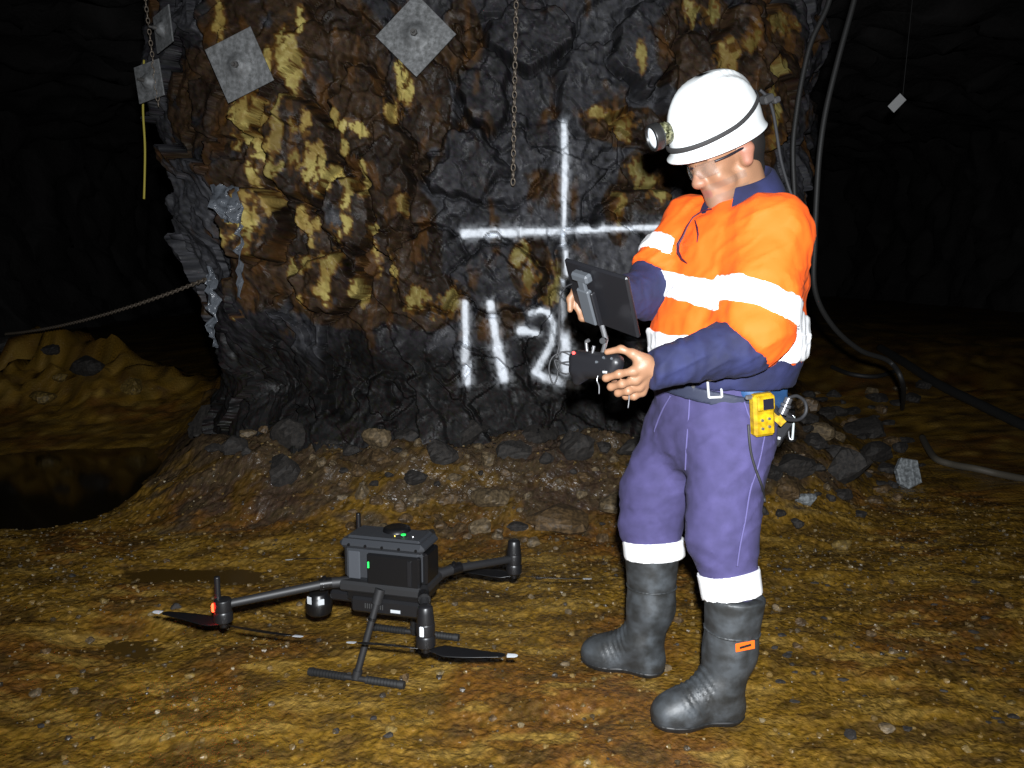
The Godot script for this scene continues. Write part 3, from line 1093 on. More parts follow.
	var h4 := put("hose", tube(on.call([[922, 440], [934, 462], [952, 468], [975, 472], [1000, 478], [1040, 486]], 0.02), 0.022), mat("grey_hose", lin(0.07, 0.06, 0.045), 0.6))
	tag(h4, "thin grey hose lying on the mud past the pale slab", "hose")
	var h5 := put("hose", tube(on.call([[832, 372], [850, 378], [875, 380], [893, 376]], 0.03), 0.02), rub)
	tag(h5, "stub of dark hose looped on the rubble under the hanging hose", "hose")
	# a tag on a wire in the right drive
	var tg := thing("marker_tag", "small white tag hanging on a wire in the dark side drive", "tag", P(897, 103, 6.5))
	put("tag", bevel_box(Vector3(0.07, 0.13, 0.006), 0.002), mat("tag_white", lin(0.5, 0.5, 0.5), 0.6), tg, Transform3D(Basis(Vector3(0, 0, 1), -0.75), Vector3.ZERO))
	put("wire", join([rod(Vector3(0.04, 0.04, 0), Vector3(0.12, 2.1, 0), 0.003, -1, 6)]), rub, tg)

# ---------------------------------------------------------------- the drone
func build_drone():
	var grey := mat("drone_grey", lin(0.022, 0.024, 0.028), 0.5)
	var dark := mat("drone_dark", lin(0.007, 0.007, 0.008), 0.38)
	var black := mat("drone_black", lin(0.004, 0.004, 0.0045), 0.35)
	var carbon := mat("drone_carbon", lin(0.011, 0.011, 0.012), 0.55)
	var foam := mat("drone_foam", lin(0.006, 0.006, 0.006), 0.7)
	var silver := mat("silver_label", lin(0.40, 0.42, 0.44), 0.5)
	var green := glow("green_led", lin(0.02, 0.85, 0.10), 1.0)
	var red := glow("red_led", lin(1.0, 0.10, 0.03), 2.4)
	var ox := Vector3(0.963, 0, 0.27).normalized()
	var o := Vector3(-0.415, 0, -2.50)
	var d := thing("drone", "dark grey four-armed drone standing on its skids on the mud", "drone", o)
	d.basis = Basis(ox, Vector3.UP, ox.cross(Vector3.UP))
	var inv := d.transform.affine_inverse()
	var eye := inv * Vector3(0, EYE, 0)
	# a point of the drone on its own upright plane z, seen at a place in the photograph
	var at := func(px: float, py: float, z: float) -> Vector3:
		var q := inv * P(px, py, 2.0)
		var ray := q - eye
		return eye + ray * ((z - eye.z) / ray.z)
	# body: a rounded housing with an overhanging lid
	var bl: Vector3 = at.call(341, 578, 0.085)
	var br: Vector3 = at.call(424, 588, 0.085)
	var cx := (bl.x + br.x) / 2
	var hw := (br.x - bl.x) / 2
	var y0 := 0.300
	var y1 := 0.412
	var body := put("body", bevel_box(Vector3(hw * 2 * 0.94, y1 - y0, 0.12), 0.014), grey, d, Transform3D(Basis(), Vector3(cx, (y0 + y1) / 2, 0.025)))
	put("side_panel", bevel_box(Vector3(0.040, 0.088, 0.006), 0.003), mat("drone_panel", lin(0.048, 0.052, 0.060), 0.45), body, Transform3D(Basis(), Vector3(-hw * 0.66, -0.004, 0.061)))
	for k in 5:
		put("screw", cyl(0.0045, 0.0045, 0.004, 10), black, body, Transform3D(Basis(Vector3.RIGHT, PI / 2), Vector3(lerpf(-hw * .75, hw * .85, k / 4.0), 0.062, 0.0705)))
	var lid := put("lid", join([[bevel_box(Vector3(hw * 2 + 0.004, 0.030, 0.138), 0.012), Transform3D(Basis(), Vector3(cx, y1 + 0.006, 0.025))], [bevel_box(Vector3(hw * 1.75, 0.012, 0.11), 0.006), Transform3D(Basis(), Vector3(cx, y1 + 0.022, 0.018))]]), grey, d)
	put("vent_hump", lathe([Vector2(0.045, 0), Vector2(0.042, 0.012), Vector2(0.03, 0.018), Vector2(0, 0.019)]), black, lid, Transform3D(Basis(), Vector3(cx + 0.01, y1 + 0.024, -0.012)))
	put("power_button", cyl(0.011, 0.011, 0.004, 18), dark, lid, Transform3D(Basis(), Vector3(cx + 0.052, y1 + 0.029, 0.035)))
	put("status_light", cyl(0.0075, 0.0075, 0.003, 16), green, lid, Transform3D(Basis(), Vector3(cx + 0.052, y1 + 0.032, 0.035)))
	put("status_light", cyl(0.0022, 0.0022, 0.003, 8), glow("amber_led", lin(0.9, 0.65, 0.1), 1.0), lid, Transform3D(Basis(), Vector3(cx + 0.028, y1 + 0.029, 0.045)))
	put("status_light", cyl(0.0022, 0.0022, 0.003, 8), glow("white_led", lin(0.7, 0.7, 0.7), 1.0), lid, Transform3D(Basis(), Vector3(cx + 0.085, y1 + 0.029, 0.038)))
	# two battery packs pushed in from this side and the next
	var bat := put("battery", bevel_box(Vector3(0.172, 0.098, 0.05), 0.005), black, d, Transform3D(Basis(), Vector3(cx + 0.040, y0 + 0.046, 0.070)))
	put("charge_light", bevel_box(Vector3(0.005, 0.020, 0.003), 0.001), green, bat, Transform3D(Basis(), Vector3(-0.079, 0.014, 0.0255)))
	put("grip", bevel_box(Vector3(0.014, 0.08, 0.006), 0.002), dark, bat, Transform3D(Basis(), Vector3(0.055, -0.002, 0.026)))
	put("battery", bevel_box(Vector3(0.03, 0.10, 0.10), 0.006), black, d, Transform3D(Basis(), Vector3(cx + hw - 0.010, y0 + 0.052, 0.020)))
	# chassis under the housing
	var ch := put("chassis", join([[bevel_box(Vector3(hw * 2.05, 0.034, 0.20), 0.008), Transform3D(Basis(), Vector3(cx, y0 - 0.016, 0.0))]]), carbon, d)
	put("under_tray", bevel_box(Vector3(hw * 1.8, 0.035, 0.16), 0.006), black, ch, Transform3D(Basis(), Vector3(cx, y0 - 0.05, 0)))
	# mapping sensor slung underneath
	var pay := put("scanner", join([[bevel_box(Vector3(0.235, 0.050, 0.09), 0.008), Transform3D(Basis(), Vector3(cx + 0.012, 0.225, 0.045))], [bevel_box(Vector3(0.13, 0.034, 0.05), 0.008), Transform3D(Basis(), Vector3(cx - 0.13, 0.232, 0.035))], [bevel_box(Vector3(0.08, 0.06, 0.06), 0.008), Transform3D(Basis(), Vector3(cx, 0.255, 0.03))]]), dark, d)
	var hd: Vector3 = at.call(319, 604, 0.03)
	put("scanner_head", lathe([Vector2(0, -0.032), Vector2(0.032, -0.032), Vector2(0.041, -0.024), Vector2(0.043, 0.0), Vector2(0.043, 0.012), Vector2(0.036, 0.026), Vector2(0.030, 0.034), Vector2(0.03, 0.044), Vector2(0, 0.044)]), black, pay, Transform3D(Basis(), hd))
	for k in [[309, 602, 0.017, 0.024], [322, 605, 0.019, 0.019]]:
		var q: Vector3 = at.call(k[0], k[1], 0.074)
		var dirn := (Vector3(q.x, hd.y, q.z) - hd).normalized()
		put("label", bevel_box(Vector3(k[2], k[3], 0.002), 0.0005), silver, pay, frame(hd + dirn * 0.0435 + Vector3(0, q.y - hd.y + 0.004, 0), Vector3.UP.cross(dirn), Vector3.UP))
	put("label", bevel_box(Vector3(0.032, 0.010, 0.002), 0.0005), silver, pay, Transform3D(Basis(), Vector3(cx + 0.045, 0.218, 0.0905)))
	for k in 9:
		put("cooling_rib", bevel_box(Vector3(0.0035, 0.016, 0.003), 0.0008), mat("rib_grey", lin(0.03, 0.03, 0.03), 0.5) if k == 0 else mats.rib_grey, pay, Transform3D(Basis(), Vector3(cx - 0.055 + k * 0.0072, 0.226, 0.0905)))
	# landing gear: a leg down to a skid on each side
	for s in [[374, 586, 356, 682, 307, 677, 405, 689, 0.15], [0, 0, 0, 0, 0, 0, 0, 0, -0.20]]:
		var top: Vector3
		var foot: Vector3
		var dx := 0.145
		if s[8] > 0:
			top = Vector3(cx + 0.002, 0.29, 0.10)
			var w := on_floor(356, 683)
			foot = inv * Vector3(w.x, w.y + 0.013, w.z)
		else:
			var w := on_floor(415, 637)
			foot = inv * Vector3(w.x, w.y + 0.013, w.z)
			top = Vector3(cx + 0.002, 0.29, -0.09)
		var leg := put("landing_leg", join([rod(top, foot, 0.0105), rod(top + (foot - top) * 0.0, top + (foot - top) * 0.16, 0.016), rod(foot + (top - foot) * 0.0, foot + (top - foot) * 0.09, 0.0145)]), carbon, d)
		put("clamp", join([rod(top + (foot - top) * 0.32, top + (foot - top) * 0.35, 0.0135)]), black, leg)
		put("skid", join([rod(foot - Vector3(dx, 0, 0), foot + Vector3(dx, 0, 0), 0.0085)]), carbon, leg)
		for e in [-1.0, 1.0]:
			var rings := []
			for k in 11:
				var x0: float = foot.x + e * (0.035 + k * 0.0104)
				rings.append(rod(Vector3(x0, foot.y, foot.z), Vector3(x0 + e * 0.0085, foot.y, foot.z), 0.0125, 0.0115, 12))
			rings.append(rod(Vector3(foot.x + e * dx, foot.y, foot.z), Vector3(foot.x + e * (dx + 0.014), foot.y, foot.z), 0.014, 0.012, 14))
			put("foam_sleeve", join(rings), foam, leg)
	# arms, motors hung under their ends, propellers below
	var spots := [[224, 626, "fl"], [426, 651, "fr"], [514, 577, "br"], [352, 559, "bl"]]
	var hub_h := 0.20
	for k in 4:
		var px: float = spots[k][0]
		var py: float = spots[k][1]
		var q := inv * P(px, py, 2.0)
		var ray := q - eye
		var hub: Vector3 = eye + ray * ((hub_h - eye.y) / ray.y)
		var sx := signf(hub.x - cx)
		var sz := signf(hub.z)
		var root := Vector3(cx + sx * (hw - 0.005), 0.287, sz * 0.075)
		var flat := Vector3(hub.x - root.x, 0, hub.z - root.z)
		var out := flat.normalized()
		var knee := root + out * 0.055 + Vector3(0, 0.004, 0)
		var tip := Vector3(hub.x, hub_h + 0.066, hub.z)
		if k == 1:
			tip.y -= 0.004
		var arm := put("arm", join([rod(root - out * 0.05, knee, 0.017, 0.016), rod(knee, tip, 0.0135, 0.0125)]), carbon, d)
		put("lock_ring", join([rod(knee - out * 0.016, knee + out * 0.020, 0.0185), rod(knee + Vector3(0, 0.012, 0.006), knee + Vector3(0, 0.024, 0.012), 0.007)]), black, arm)
		if k < 2:
			put("lock_label", bevel_box(Vector3(0.006, 0.012, 0.003), 0.001), silver, arm, Transform3D(Basis(), knee + Vector3(0, 0.0, 0.019)))
		var motor := put("motor", lathe([Vector2(0, 0.014), Vector2(0.024, 0.014), Vector2(0.0275, 0.018), Vector2(0.0275, 0.042), Vector2(0.024, 0.046), Vector2(0.024, 0.05), Vector2(0.026, 0.054), Vector2(0.026, 0.08), Vector2(0.022, 0.085), Vector2(0.0, 0.085)]), dark, d, Transform3D(Basis(), hub))
		if k == 0 or k == 3:
			put("antenna", lathe([Vector2(0.009, 0.08), Vector2(0.0088, 0.10), Vector2(0.0088, 0.148), Vector2(0.007, 0.152), Vector2(0, 0.152)], 16), dark, motor, Transform3D(Basis(), Vector3(-0.016 if k == 0 else 0.0, 0, 0)) if k == 0 else Transform3D(Basis(), Vector3(0.03, 0.025, 0)))
		else:
			put("cap", lathe([Vector2(0.024, 0.080), Vector2(0.0245, 0.092), Vector2(0.022, 0.112), Vector2(0.0205, 0.128), Vector2(0.014, 0.134), Vector2(0.0, 0.135)]), dark, motor)
		if k == 0:
			var lp := Vector3(-0.026, 0.058, 0.008)
			put("position_light", bevel_box(Vector3(0.010, 0.028, 0.016), 0.004), red, motor, Transform3D(Basis(Vector3.UP, -0.35), lp))
			var rl := OmniLight3D.new()
			rl.name = "position_light_glow"
			rl.light_color = Color(1.0, 0.12, 0.05)
			rl.light_energy = 0.006
			rl.light_size = 0.012
			rl.omni_range = 12.0
			rl.omni_attenuation = 2.0
			rl.shadow_enabled = true
			rl.position = d.transform * (hub + lp + Vector3(-0.018, 0, 0.012))
			add_child(rl)
		elif k == 1:
			put("light_window", bevel_box(Vector3(0.014, 0.030, 0.006), 0.003), mat("window_grey", lin(0.5, 0.52, 0.55), 0.15), motor, Transform3D(Basis(), Vector3(-0.002, 0.066, 0.025)))
		# propeller: hub and two blades
		var prop := put("propeller", cyl(0.012, 0.014, 0.014, 18), black, d, Transform3D(Basis(), hub + Vector3(0, 0.005, 0)))
		var tips: Array = [[[150, 611], [316, 639]], [[518, 656], [353, 643]], [[592, 579], [462, 571]], [[430, 556], [285, 560]]][k]
		for b in 2:
			var tq := inv * P(tips[b][0], tips[b][1], 2.0)
			var tr := tq - eye
			var end: Vector3 = eye + tr * ((hub_h + 0.004 - eye.y) / tr.y)
			var dirn := Vector3(end.x - hub.x, 0, end.z - hub.z)
			var len := clampf(dirn.length(), 0.235, 0.27)
			dirn = dirn.normalized()
			var across := Vector3.UP.cross(dirn)
			var hand := -1.0 if k == 1 or k == 3 else 1.0
			var blade := blade_mesh(len, 0.0, 0.88, hand)
			var fr := Transform3D(Basis(dirn, Vector3.UP, across * -1.0), Vector3.ZERO)
			fr.basis = Basis(dirn, Vector3.UP, dirn.cross(Vector3.UP))
			put("blade", blade, black, prop, fr)
			put("blade_tip", blade_mesh(len, 0.88, 1.0, hand), silver, prop, fr)

func blade_mesh(len: float, f0: float, f1: float, hand: float) -> ArrayMesh:     # a twisted, tapered blade along x
	var v := PackedVector3Array()
	var n := 18
	var seg := 10
	for j in n + 1:
		var f := lerpf(f0, f1, float(j) / n)
		var w := 0.012 + 0.030 * smoothstep(0.02, 0.22, f) - 0.024 * smoothstep(0.25, 1.0, f)
		if f > 0.95:
			w *= sqrt(maxf(0.02, 1.0 - pow((f - 0.95) / 0.05, 2.0)))
		var tw := lerpf(0.42, 0.12, f)
		var th := 0.0032 - 0.0022 * f
		var c := Vector3(f * len, 0.0, 0.006 * sin(f * PI))
		for i in seg + 1:
			var a := TAU * i / seg
			var k := 1.0
			if (j == 0 or j == n) :
				k = 0.01
			var p := Vector2(cos(a) * w * 0.5 * k, sin(a) * th * 0.5 * k)
			p = p.rotated(tw * hand)
			v.append(c + Vector3(0, p.y, p.x))
	return grid_mesh(v, seg + 1, n + 1, PackedColorArray(), false, true)

# ---------------------------------------------------------------- smooth bodies: a field of tapered capsules, meshed as surface nets
class Field:
	var a := PackedVector3Array()
	var ba := PackedVector3Array()
	var ra := PackedFloat32Array()
	var rb := PackedFloat32Array()
	var inv := PackedFloat32Array()
	var sn := PackedVector3Array()       # squash direction
	var sk := PackedFloat32Array()       # squash factor
	var cp := PackedVector3Array()       # a plane that ends this capsule
	var cn := PackedVector3Array()
	var sub := PackedByteArray()
	var k := 0.02
	func _init(blend := 0.02):
		k = blend
	func add(p: Vector3, q: Vector3, r0: float, r1: float, n := Vector3.ZERO, s := 1.0, c0 := Vector3.ZERO, c1 := Vector3.ZERO, cut := 0) -> Field:
		a.append(p)
		var d := q - p
		if n != Vector3.ZERO:
			n = n.normalized()
			d += n * d.dot(n) * (1.0 / s - 1.0)
		ba.append(d)
		inv.append(1.0 / maxf(d.length_squared(), 1e-9))
		ra.append(r0)
		rb.append(r1)
		sn.append(n)
		sk.append(s)
		cp.append(c0)
		cn.append(c1.normalized())
		sub.append(cut)
		return self
	func ball(p: Vector3, r: float, cut := 0) -> Field:
		return add(p, p + Vector3(0, 0.0001, 0), r, r, Vector3.ZERO, 1.0, Vector3.ZERO, Vector3.ZERO, cut)
	func one(i: int, p: Vector3) -> float:
		var pa := p - a[i]
		var s := sk[i]
		if s != 1.0:
			pa += sn[i] * pa.dot(sn[i]) * (1.0 / s - 1.0)
		var h := clampf(pa.dot(ba[i]) * inv[i], 0.0, 1.0)
		var d := (pa - ba[i] * h).length() - lerpf(ra[i], rb[i], h)
		if s < 1.0:
			d *= s
		if cn[i] != Vector3.ZERO:
			d = maxf(d, (p - cp[i]).dot(cn[i]))
		return d
	func dist(p: Vector3, list: PackedInt32Array) -> float:
		var d := 1e3
		for i in list:
			var e := one(i, p)
			if sub[i]:
				var h := maxf(k - absf(d + e), 0.0) / k
				d = maxf(d, -e) + h * h * k * 0.25
			else:
				var h := maxf(k - absf(d - e), 0.0) / k
				d = minf(d, e) - h * h * k * 0.25
		return d
	func all() -> PackedInt32Array:
		return PackedInt32Array(range(a.size()))
	func hit(from: Vector3, to: Vector3) -> Vector3:             # where a sight line meets the surface
		var dir := (to - from).normalized()
		var t := 1.5
		var list := all()
		for n in 90:
			var d := dist(from + dir * t, list)
			if d < 0.0005 or t > 4.0:
				break
			t += d * 0.8
		return from + dir * t
	func grad(p: Vector3) -> Vector3:
		var l := all()
		var e := 0.003
		return Vector3(dist(p + Vector3(e, 0, 0), l) - dist(p - Vector3(e, 0, 0), l), dist(p + Vector3(0, e, 0), l) - dist(p - Vector3(0, e, 0), l), dist(p + Vector3(0, 0, e), l) - dist(p - Vector3(0, 0, e), l)).normalized()
	# planes: [point, normal] pairs, matter is kept on the side the normal points away from
	func net(cell: float, offset := 0.0, planes := [], bulge = null) -> Array:
		var lo := Vector3.ONE * 1e9
		var hi := -lo
		for i in a.size():
			if sub[i]:
				continue
			var q := ba[i]
			if sk[i] != 1.0:
				q += sn[i] * q.dot(sn[i]) * (sk[i] - 1.0)
			var r := (maxf(ra[i], rb[i])) * maxf(1.0, sk[i]) + k * 0.3 + offset
			lo = lo.min(a[i] - Vector3.ONE * r).min(a[i] + q - Vector3.ONE * r)
			hi = hi.max(a[i] + Vector3.ONE * r).max(a[i] + q + Vector3.ONE * r)
		lo -= Vector3.ONE * cell * 2
		hi += Vector3.ONE * cell * 2
		const B := 8
		var nb := Vector3i(((hi - lo) / (cell * B)).ceil())
		var nx := nb.x * B + 1
		var ny := nb.y * B + 1
		var nz := nb.z * B + 1
		var vals := PackedFloat32Array()
		vals.resize(nx * ny * nz)
		vals.fill(1e3)
		var vid := PackedInt32Array()
		vid.resize(nx * ny * nz)
		vid.fill(-1)
		var active := []
		var reach := 0.8661 * B * cell
		var dc := PackedFloat32Array()
		dc.resize(a.size())
		for bz in nb.z:
			for by in nb.y:
				for bx in nb.x:
					var c := lo + Vector3(bx + 0.5, by + 0.5, bz + 0.5) * (B * cell)
					var far := false
					for pl in planes:
						if (c - pl[0]).dot(pl[1]) > reach:
							far = true
					if far:
						continue
					var least := 1e3
					for i in a.size():
						dc[i] = one(i, c)
						if not sub[i]:
							least = minf(least, dc[i])
					if least > reach + k + offset + 0.002:
						continue
					var list := PackedInt32Array()
					for i in a.size():
						if dc[i] < (reach + k + offset if sub[i] else least + 2.0 * reach + k):
							list.append(i)
					var f := dist(c, list) - offset
					var fp := f
					for pl in planes:
						fp = maxf(fp, (c - pl[0]).dot(pl[1]))
					if absf(fp) > reach * 1.02 + k * 0.5:
						continue
					active.append(Vector3i(bx, by, bz))
					for z in range(bz * B, bz * B + B + 1):
						for y in range(by * B, by * B + B + 1):
							var row := (z * ny + y) * nx
							for x in range(bx * B, bx * B + B + 1):
								if vals[row + x] < 999.0:
									continue
								var p := lo + Vector3(x, y, z) * cell
								var e := dist(p, list) - offset
								for pl in planes:
									e = maxf(e, (p - pl[0]).dot(pl[1]))
								vals[row + x] = e
		var v := PackedVector3Array()
		var sy := nx
		var sz := nx * ny
		var co := [0, 1, sy, sy + 1, sz, sz + 1, sz + sy, sz + sy + 1]
		var off := [Vector3(0, 0, 0), Vector3(1, 0, 0), Vector3(0, 1, 0), Vector3(1, 1, 0), Vector3(0, 0, 1), Vector3(1, 0, 1), Vector3(0, 1, 1), Vector3(1, 1, 1)]
		var edges := [[0, 1], [2, 3], [4, 5], [6, 7], [0, 2], [1, 3], [4, 6], [5, 7], [0, 4], [1, 5], [2, 6], [3, 7]]
		var c8 := PackedFloat32Array()
		c8.resize(8)
		for b: Vector3i in active:
			for z in range(b.z * B, b.z * B + B):
				for y in range(b.y * B, b.y * B + B):
					for x in range(b.x * B, b.x * B + B):
						var at := (z * ny + y) * nx + x
						var neg := 0
						for q in 8:
							var e := vals[at + co[q]]
							c8[q] = e
							if e < 0.0:
								neg += 1
						if neg == 0 or neg == 8:
							continue
						var sum := Vector3.ZERO
						var n := 0
						for ed in edges:
							var e0 := c8[ed[0]]
							var e1 := c8[ed[1]]
							if (e0 < 0.0) != (e1 < 0.0):
								var o0: Vector3 = off[ed[0]]
								sum += o0.lerp(off[ed[1]], e0 / (e0 - e1))
								n += 1
						vid[at] = v.size()
						v.append(lo + (Vector3(x, y, z) + sum / n) * cell)
		var idx := PackedInt32Array()
		var steps3 := [1, sy, sz]
		for b: Vector3i in active:
			for z in range(b.z * B, b.z * B + B):
				for y in range(b.y * B, b.y * B + B):
					for x in range(b.x * B, b.x * B + B):
						var at := (z * ny + y) * nx + x
						if vid[at] < 0:
							continue
						var e0 := vals[at]
						for ax in 3:
							var e1 := vals[at + steps3[ax]]
							if (e0 < 0.0) == (e1 < 0.0):
								continue
							var s1: int = steps3[(ax + 1) % 3]
							var s2: int = steps3[(ax + 2) % 3]
							if at - s1 - s2 < 0:
								continue
							var q0 := vid[at]
							var q1 := vid[at - s1]
							var q2 := vid[at - s1 - s2]
							var q3 := vid[at - s2]
							if q1 < 0 or q2 < 0 or q3 < 0:
								continue
							if e0 < 0.0:
								idx.append_array([q0, q2, q1, q0, q3, q2])
							else:
								idx.append_array([q0, q1, q2, q0, q2, q3])
		if bulge != null:
			var n0 := normals(v, idx)
			for i in v.size():
				v[i] += n0[i] * float(bulge.call(v[i], n0[i]))
		return [v, normals(v, idx), idx]
	func normals(v: PackedVector3Array, idx: PackedInt32Array) -> PackedVector3Array:
		var n := PackedVector3Array()
		n.resize(v.size())
		for i in range(0, idx.size(), 3):
			var p := v[idx[i]]
			var c := (v[idx[i + 2]] - p).cross(v[idx[i + 1]] - p)
			n[idx[i]] += c
			n[idx[i + 1]] += c
			n[idx[i + 2]] += c
		for i in n.size():
			n[i] = n[i].normalized()
		return n

func net_mesh(nets: Array, colour = null) -> ArrayMesh:
	var v := PackedVector3Array()
	var n := PackedVector3Array()
	var idx := PackedInt32Array()
	for a in nets:
		var base := v.size()
		v.append_array(a[0])
		n.append_array(a[1])
		for i in a[2]:
			idx.append(i + base)
	var c := PackedColorArray()
	if colour != null:
		for i in v.size():
			c.append(colour.call(v[i]))
	return arrays_mesh(v, n, idx, c)

const FWD := Vector3(-0.809, 0, 0.588)      # the way the pilot's hips and chest face
const LEFT := Vector3(0.588, 0, 0.809)
var fields := {}
var person: Node3D

func cloth_folds(amp: float, sd: int, squeeze: Vector3) -> Callable:
	var n := noise("fold%d" % sd, 7.0, 3, sd)
	var m := noise("fold_fine%d" % sd, 22.0, 2, sd + 1)
	var w := noise("fold_pull%d" % sd, 5.0, 1, sd + 2)
	return func(p: Vector3, _n: Vector3) -> float:
		var q := p * squeeze
		var r := 1.0 - 2.0 * absf(n.get_noise_3dv(q))
		var t := Vector3(p.x * 0.9 + p.y * 0.4, p.y * 2.6 - p.x * 1.4, p.z * 0.9)      # slanting pull creases
		var c := 1.0 - absf(w.get_noise_3dv(t)) * 3.2
		return amp * (r * 0.6 + m.get_noise_3dv(q) * 0.22 - 0.3 + 0.34 * maxf(c, 0.0))

var crease_tex: Texture2D

func cloth(called: String, c: Color, rough: float, tex: Texture2D) -> StandardMaterial3D:
	var m := mat(called, c, rough)
	tri(m, 3.0, crease_tex, 0.22, null, tex)
	return m

func piece(called: String, mesh: Mesh, m: Material, par: Node = null) -> MeshInstance3D:     # a part of the person, its mesh in the scene's metres
	return put(called, mesh, m, person if par == null else par, person.transform.affine_inverse() if par == null else Transform3D())

func build_person():
	var weave := normal_tex(81, 0.16, 3, 2.0, 256)
	var crease := normal_tex(82, 0.012, 4, 5.0, 512)
	var blotch := ramp_tex(83, 0.012, 5, Color(0.70, 0.70, 0.72), Color(1, 1, 1), 256, 1.8)
	crease_tex = crease
	var orange: Material = cloth("hi_vis_orange", lin(0.90, 0.108, 0.001), 0.8, null)
	var navy: Material = cloth("navy_cotton", lin(0.014, 0.018, 0.075), 0.85, blotch)
	var drill: Material = cloth("washed_drill", lin(0.060, 0.051, 0.148), 0.9, ramp_tex(84, 0.02, 5, Color(0.80, 0.80, 0.81), Color(1, 1, 1), 256, 1.2))
	var tape := mat("reflective_tape", lin(0.96, 0.96, 0.97), 0.35)
	var rubber := mat("boot_rubber", lin(0.056, 0.063, 0.070), 0.5)
	tri(rubber, 4.0, crease, 0.3, null, ramp_tex(85, 0.015, 5, Color(0.55, 0.53, 0.5), Color(1, 1, 1), 256, 1.6))
	var sole_m := mat("boot_sole", lin(0.012, 0.012, 0.012), 0.5)
	var skin := mat("skin", Color.WHITE, 0.5)
	skin.vertex_color_use_as_albedo = true
	tri(skin, 9.0, weave, 0.25)
	person = thing("person", "person in white helmet, orange shirt, purple trousers and rubber boots reading a held screen", "person", Vector3(0.44, 0, -2.28))
	var eye := Vector3(0, EYE, 0)
	# ---- trousers
	var tr := Field.new(0.035)
	tr.add(P(714, 372, 2.33), P(712, 425, 2.34), 0.178, 0.170, FWD, 0.86)
	tr.add(P(728, 425, 2.25), P(685, 424, 2.44), 0.118, 0.112)
	tr.add(P(729, 438, 2.24), P(722, 535, 2.19), 0.120, 0.092)
	tr.add(P(722, 535, 2.19), P(730, 586, 2.168), 0.092, 0.074)
	tr.add(P(679, 440, 2.45), P(656, 490, 2.46), 0.113, 0.102)
	tr.add(P(656, 490, 2.46), P(651, 526, 2.45), 0.102, 0.090)
	tr.add(P(651, 526, 2.45), P(654, 556, 2.437), 0.088, 0.074)
	fields.trousers = tr
	var waist := P(714, 375, 2.33)
	var hem := [[waist, Vector3(0.02, 1, 0.0)]]
	var tf := cloth_folds(0.010, 101, Vector3(0.55, 0.9, 0.55))
	var trousers: MeshInstance3D = piece("trousers", net_mesh([tr.net(0.0098, 0.0, hem, tf)]), drill)
	# the side seam of the near leg, the pocket's edge and the fly
	var seam_m := mat("seam", lin(0.085, 0.075, 0.195), 0.9)
	for list in [[[764, 436], [758, 465], [750, 490], [745, 520], [740, 545], [737, 566]], [[744, 402], [750, 420], [757, 436]], [[671, 396], [664, 408], [658, 422], [655, 432]], [[690, 398], [689, 420], [687, 445], [686, 470]]]:
		var pts := []
		for q in list:
			var p := tr.hit(eye, P(q[0], q[1], 2.0))
			pts.append(p + tr.grad(p) * 0.002)
		piece("seam", tube(pts, 0.0028, 6), seam_m, trousers)
	# bands above the boots
	for s in [[730, 583, 2.168, 0.084, 0.018], [654, 548, 2.437, 0.094, 0.0]]:
		var c := P(s[0], s[1], s[2])
		var f := Field.new(0.01)
		var up := (P(722, 535, 2.19) - P(731, 592, 2.165)).normalized() if s[4] > 0 else (P(651, 526, 2.45) - P(654, 572, 2.43)).normalized()
		f.add(c - up * 0.07, c + up * 0.07, s[3] - 0.002, s[3] + 0.003)
		var hh := 0.034 if s[4] > 0 else 0.029
		piece("reflective_band", net_mesh([f.net(0.006, 0.0, [[c + up * hh, up], [c - up * hh, -up]])]), tape, null)

	# ---- boots
	for s in 2:
		var f := Field.new(0.03)
		var heel := Vector3(0.630, 0.0, -2.160) if s == 0 else Vector3(0.455, 0.0, -2.412)
		var toe := Vector3(0.425, 0.0, -2.125) if s == 0 else Vector3(0.262, 0.0, -2.490)
		var top := P(735, 594, 2.155) if s == 0 else P(652, 552, 2.43)
		var mid := P(730, 650, 2.155) if s == 0 else P(651, 606, 2.425)
		var fw := (toe - heel).normalized()
		var sd := Vector3.UP.cross(fw)
		var ank := heel + fw * 0.052 + Vector3(0, 0.105, 0)
		f.add(top + (top - mid).normalized() * 0.03, mid, 0.0855, 0.069)
		f.add(mid, ank, 0.069, 0.060)
		f.add(ank, heel + fw * 0.035 + Vector3(0, 0.048, 0), 0.058, 0.048)
		f.add(heel + fw * 0.03 + Vector3(0, 0.045, 0), heel + fw * 0.17 + Vector3(0, 0.038, 0), 0.046, 0.046)
		f.add(ank + fw * 0.01, toe - fw * 0.03 + Vector3(0, 0.052, 0), 0.052, 0.046)
		f.add(toe - fw * 0.045 + Vector3(0, 0.045, 0), toe + Vector3(0, 0.040, 0), 0.050, 0.042, sd, 1.08)
		var g := ground(heel.x, heel.z).y * 0.5
		var up := (top - mid).normalized()
		var ribs := func(p: Vector3, n: Vector3) -> float:
			var t := (p - ank).dot(fw)
			var e := 0.0
			if t > 0.03 and t < 0.13 and n.y > -0.1 and p.y > 0.05 and p.y < 0.17:
				e += 0.0022 * sin((p - ank).dot((fw - Vector3.UP * 0.6).normalized()) * 380.0) * smoothstep(0.03, 0.05, t) * smoothstep(0.13, 0.11, t)
			return e
		var boot: MeshInstance3D = piece("boot", net_mesh([f.net(0.0064, 0.0, [[Vector3(0, 0.006 + g, 0), Vector3.DOWN], [top, up]], ribs)]), rubber, null)
		piece("sole", net_mesh([f.net(0.006, 0.004, [[Vector3(0, 0.022 + g, 0), Vector3.UP], [Vector3(0, -0.004 + g, 0), Vector3.DOWN]])]), sole_m, boot)
		var sq := top.lerp(mid, 0.62)
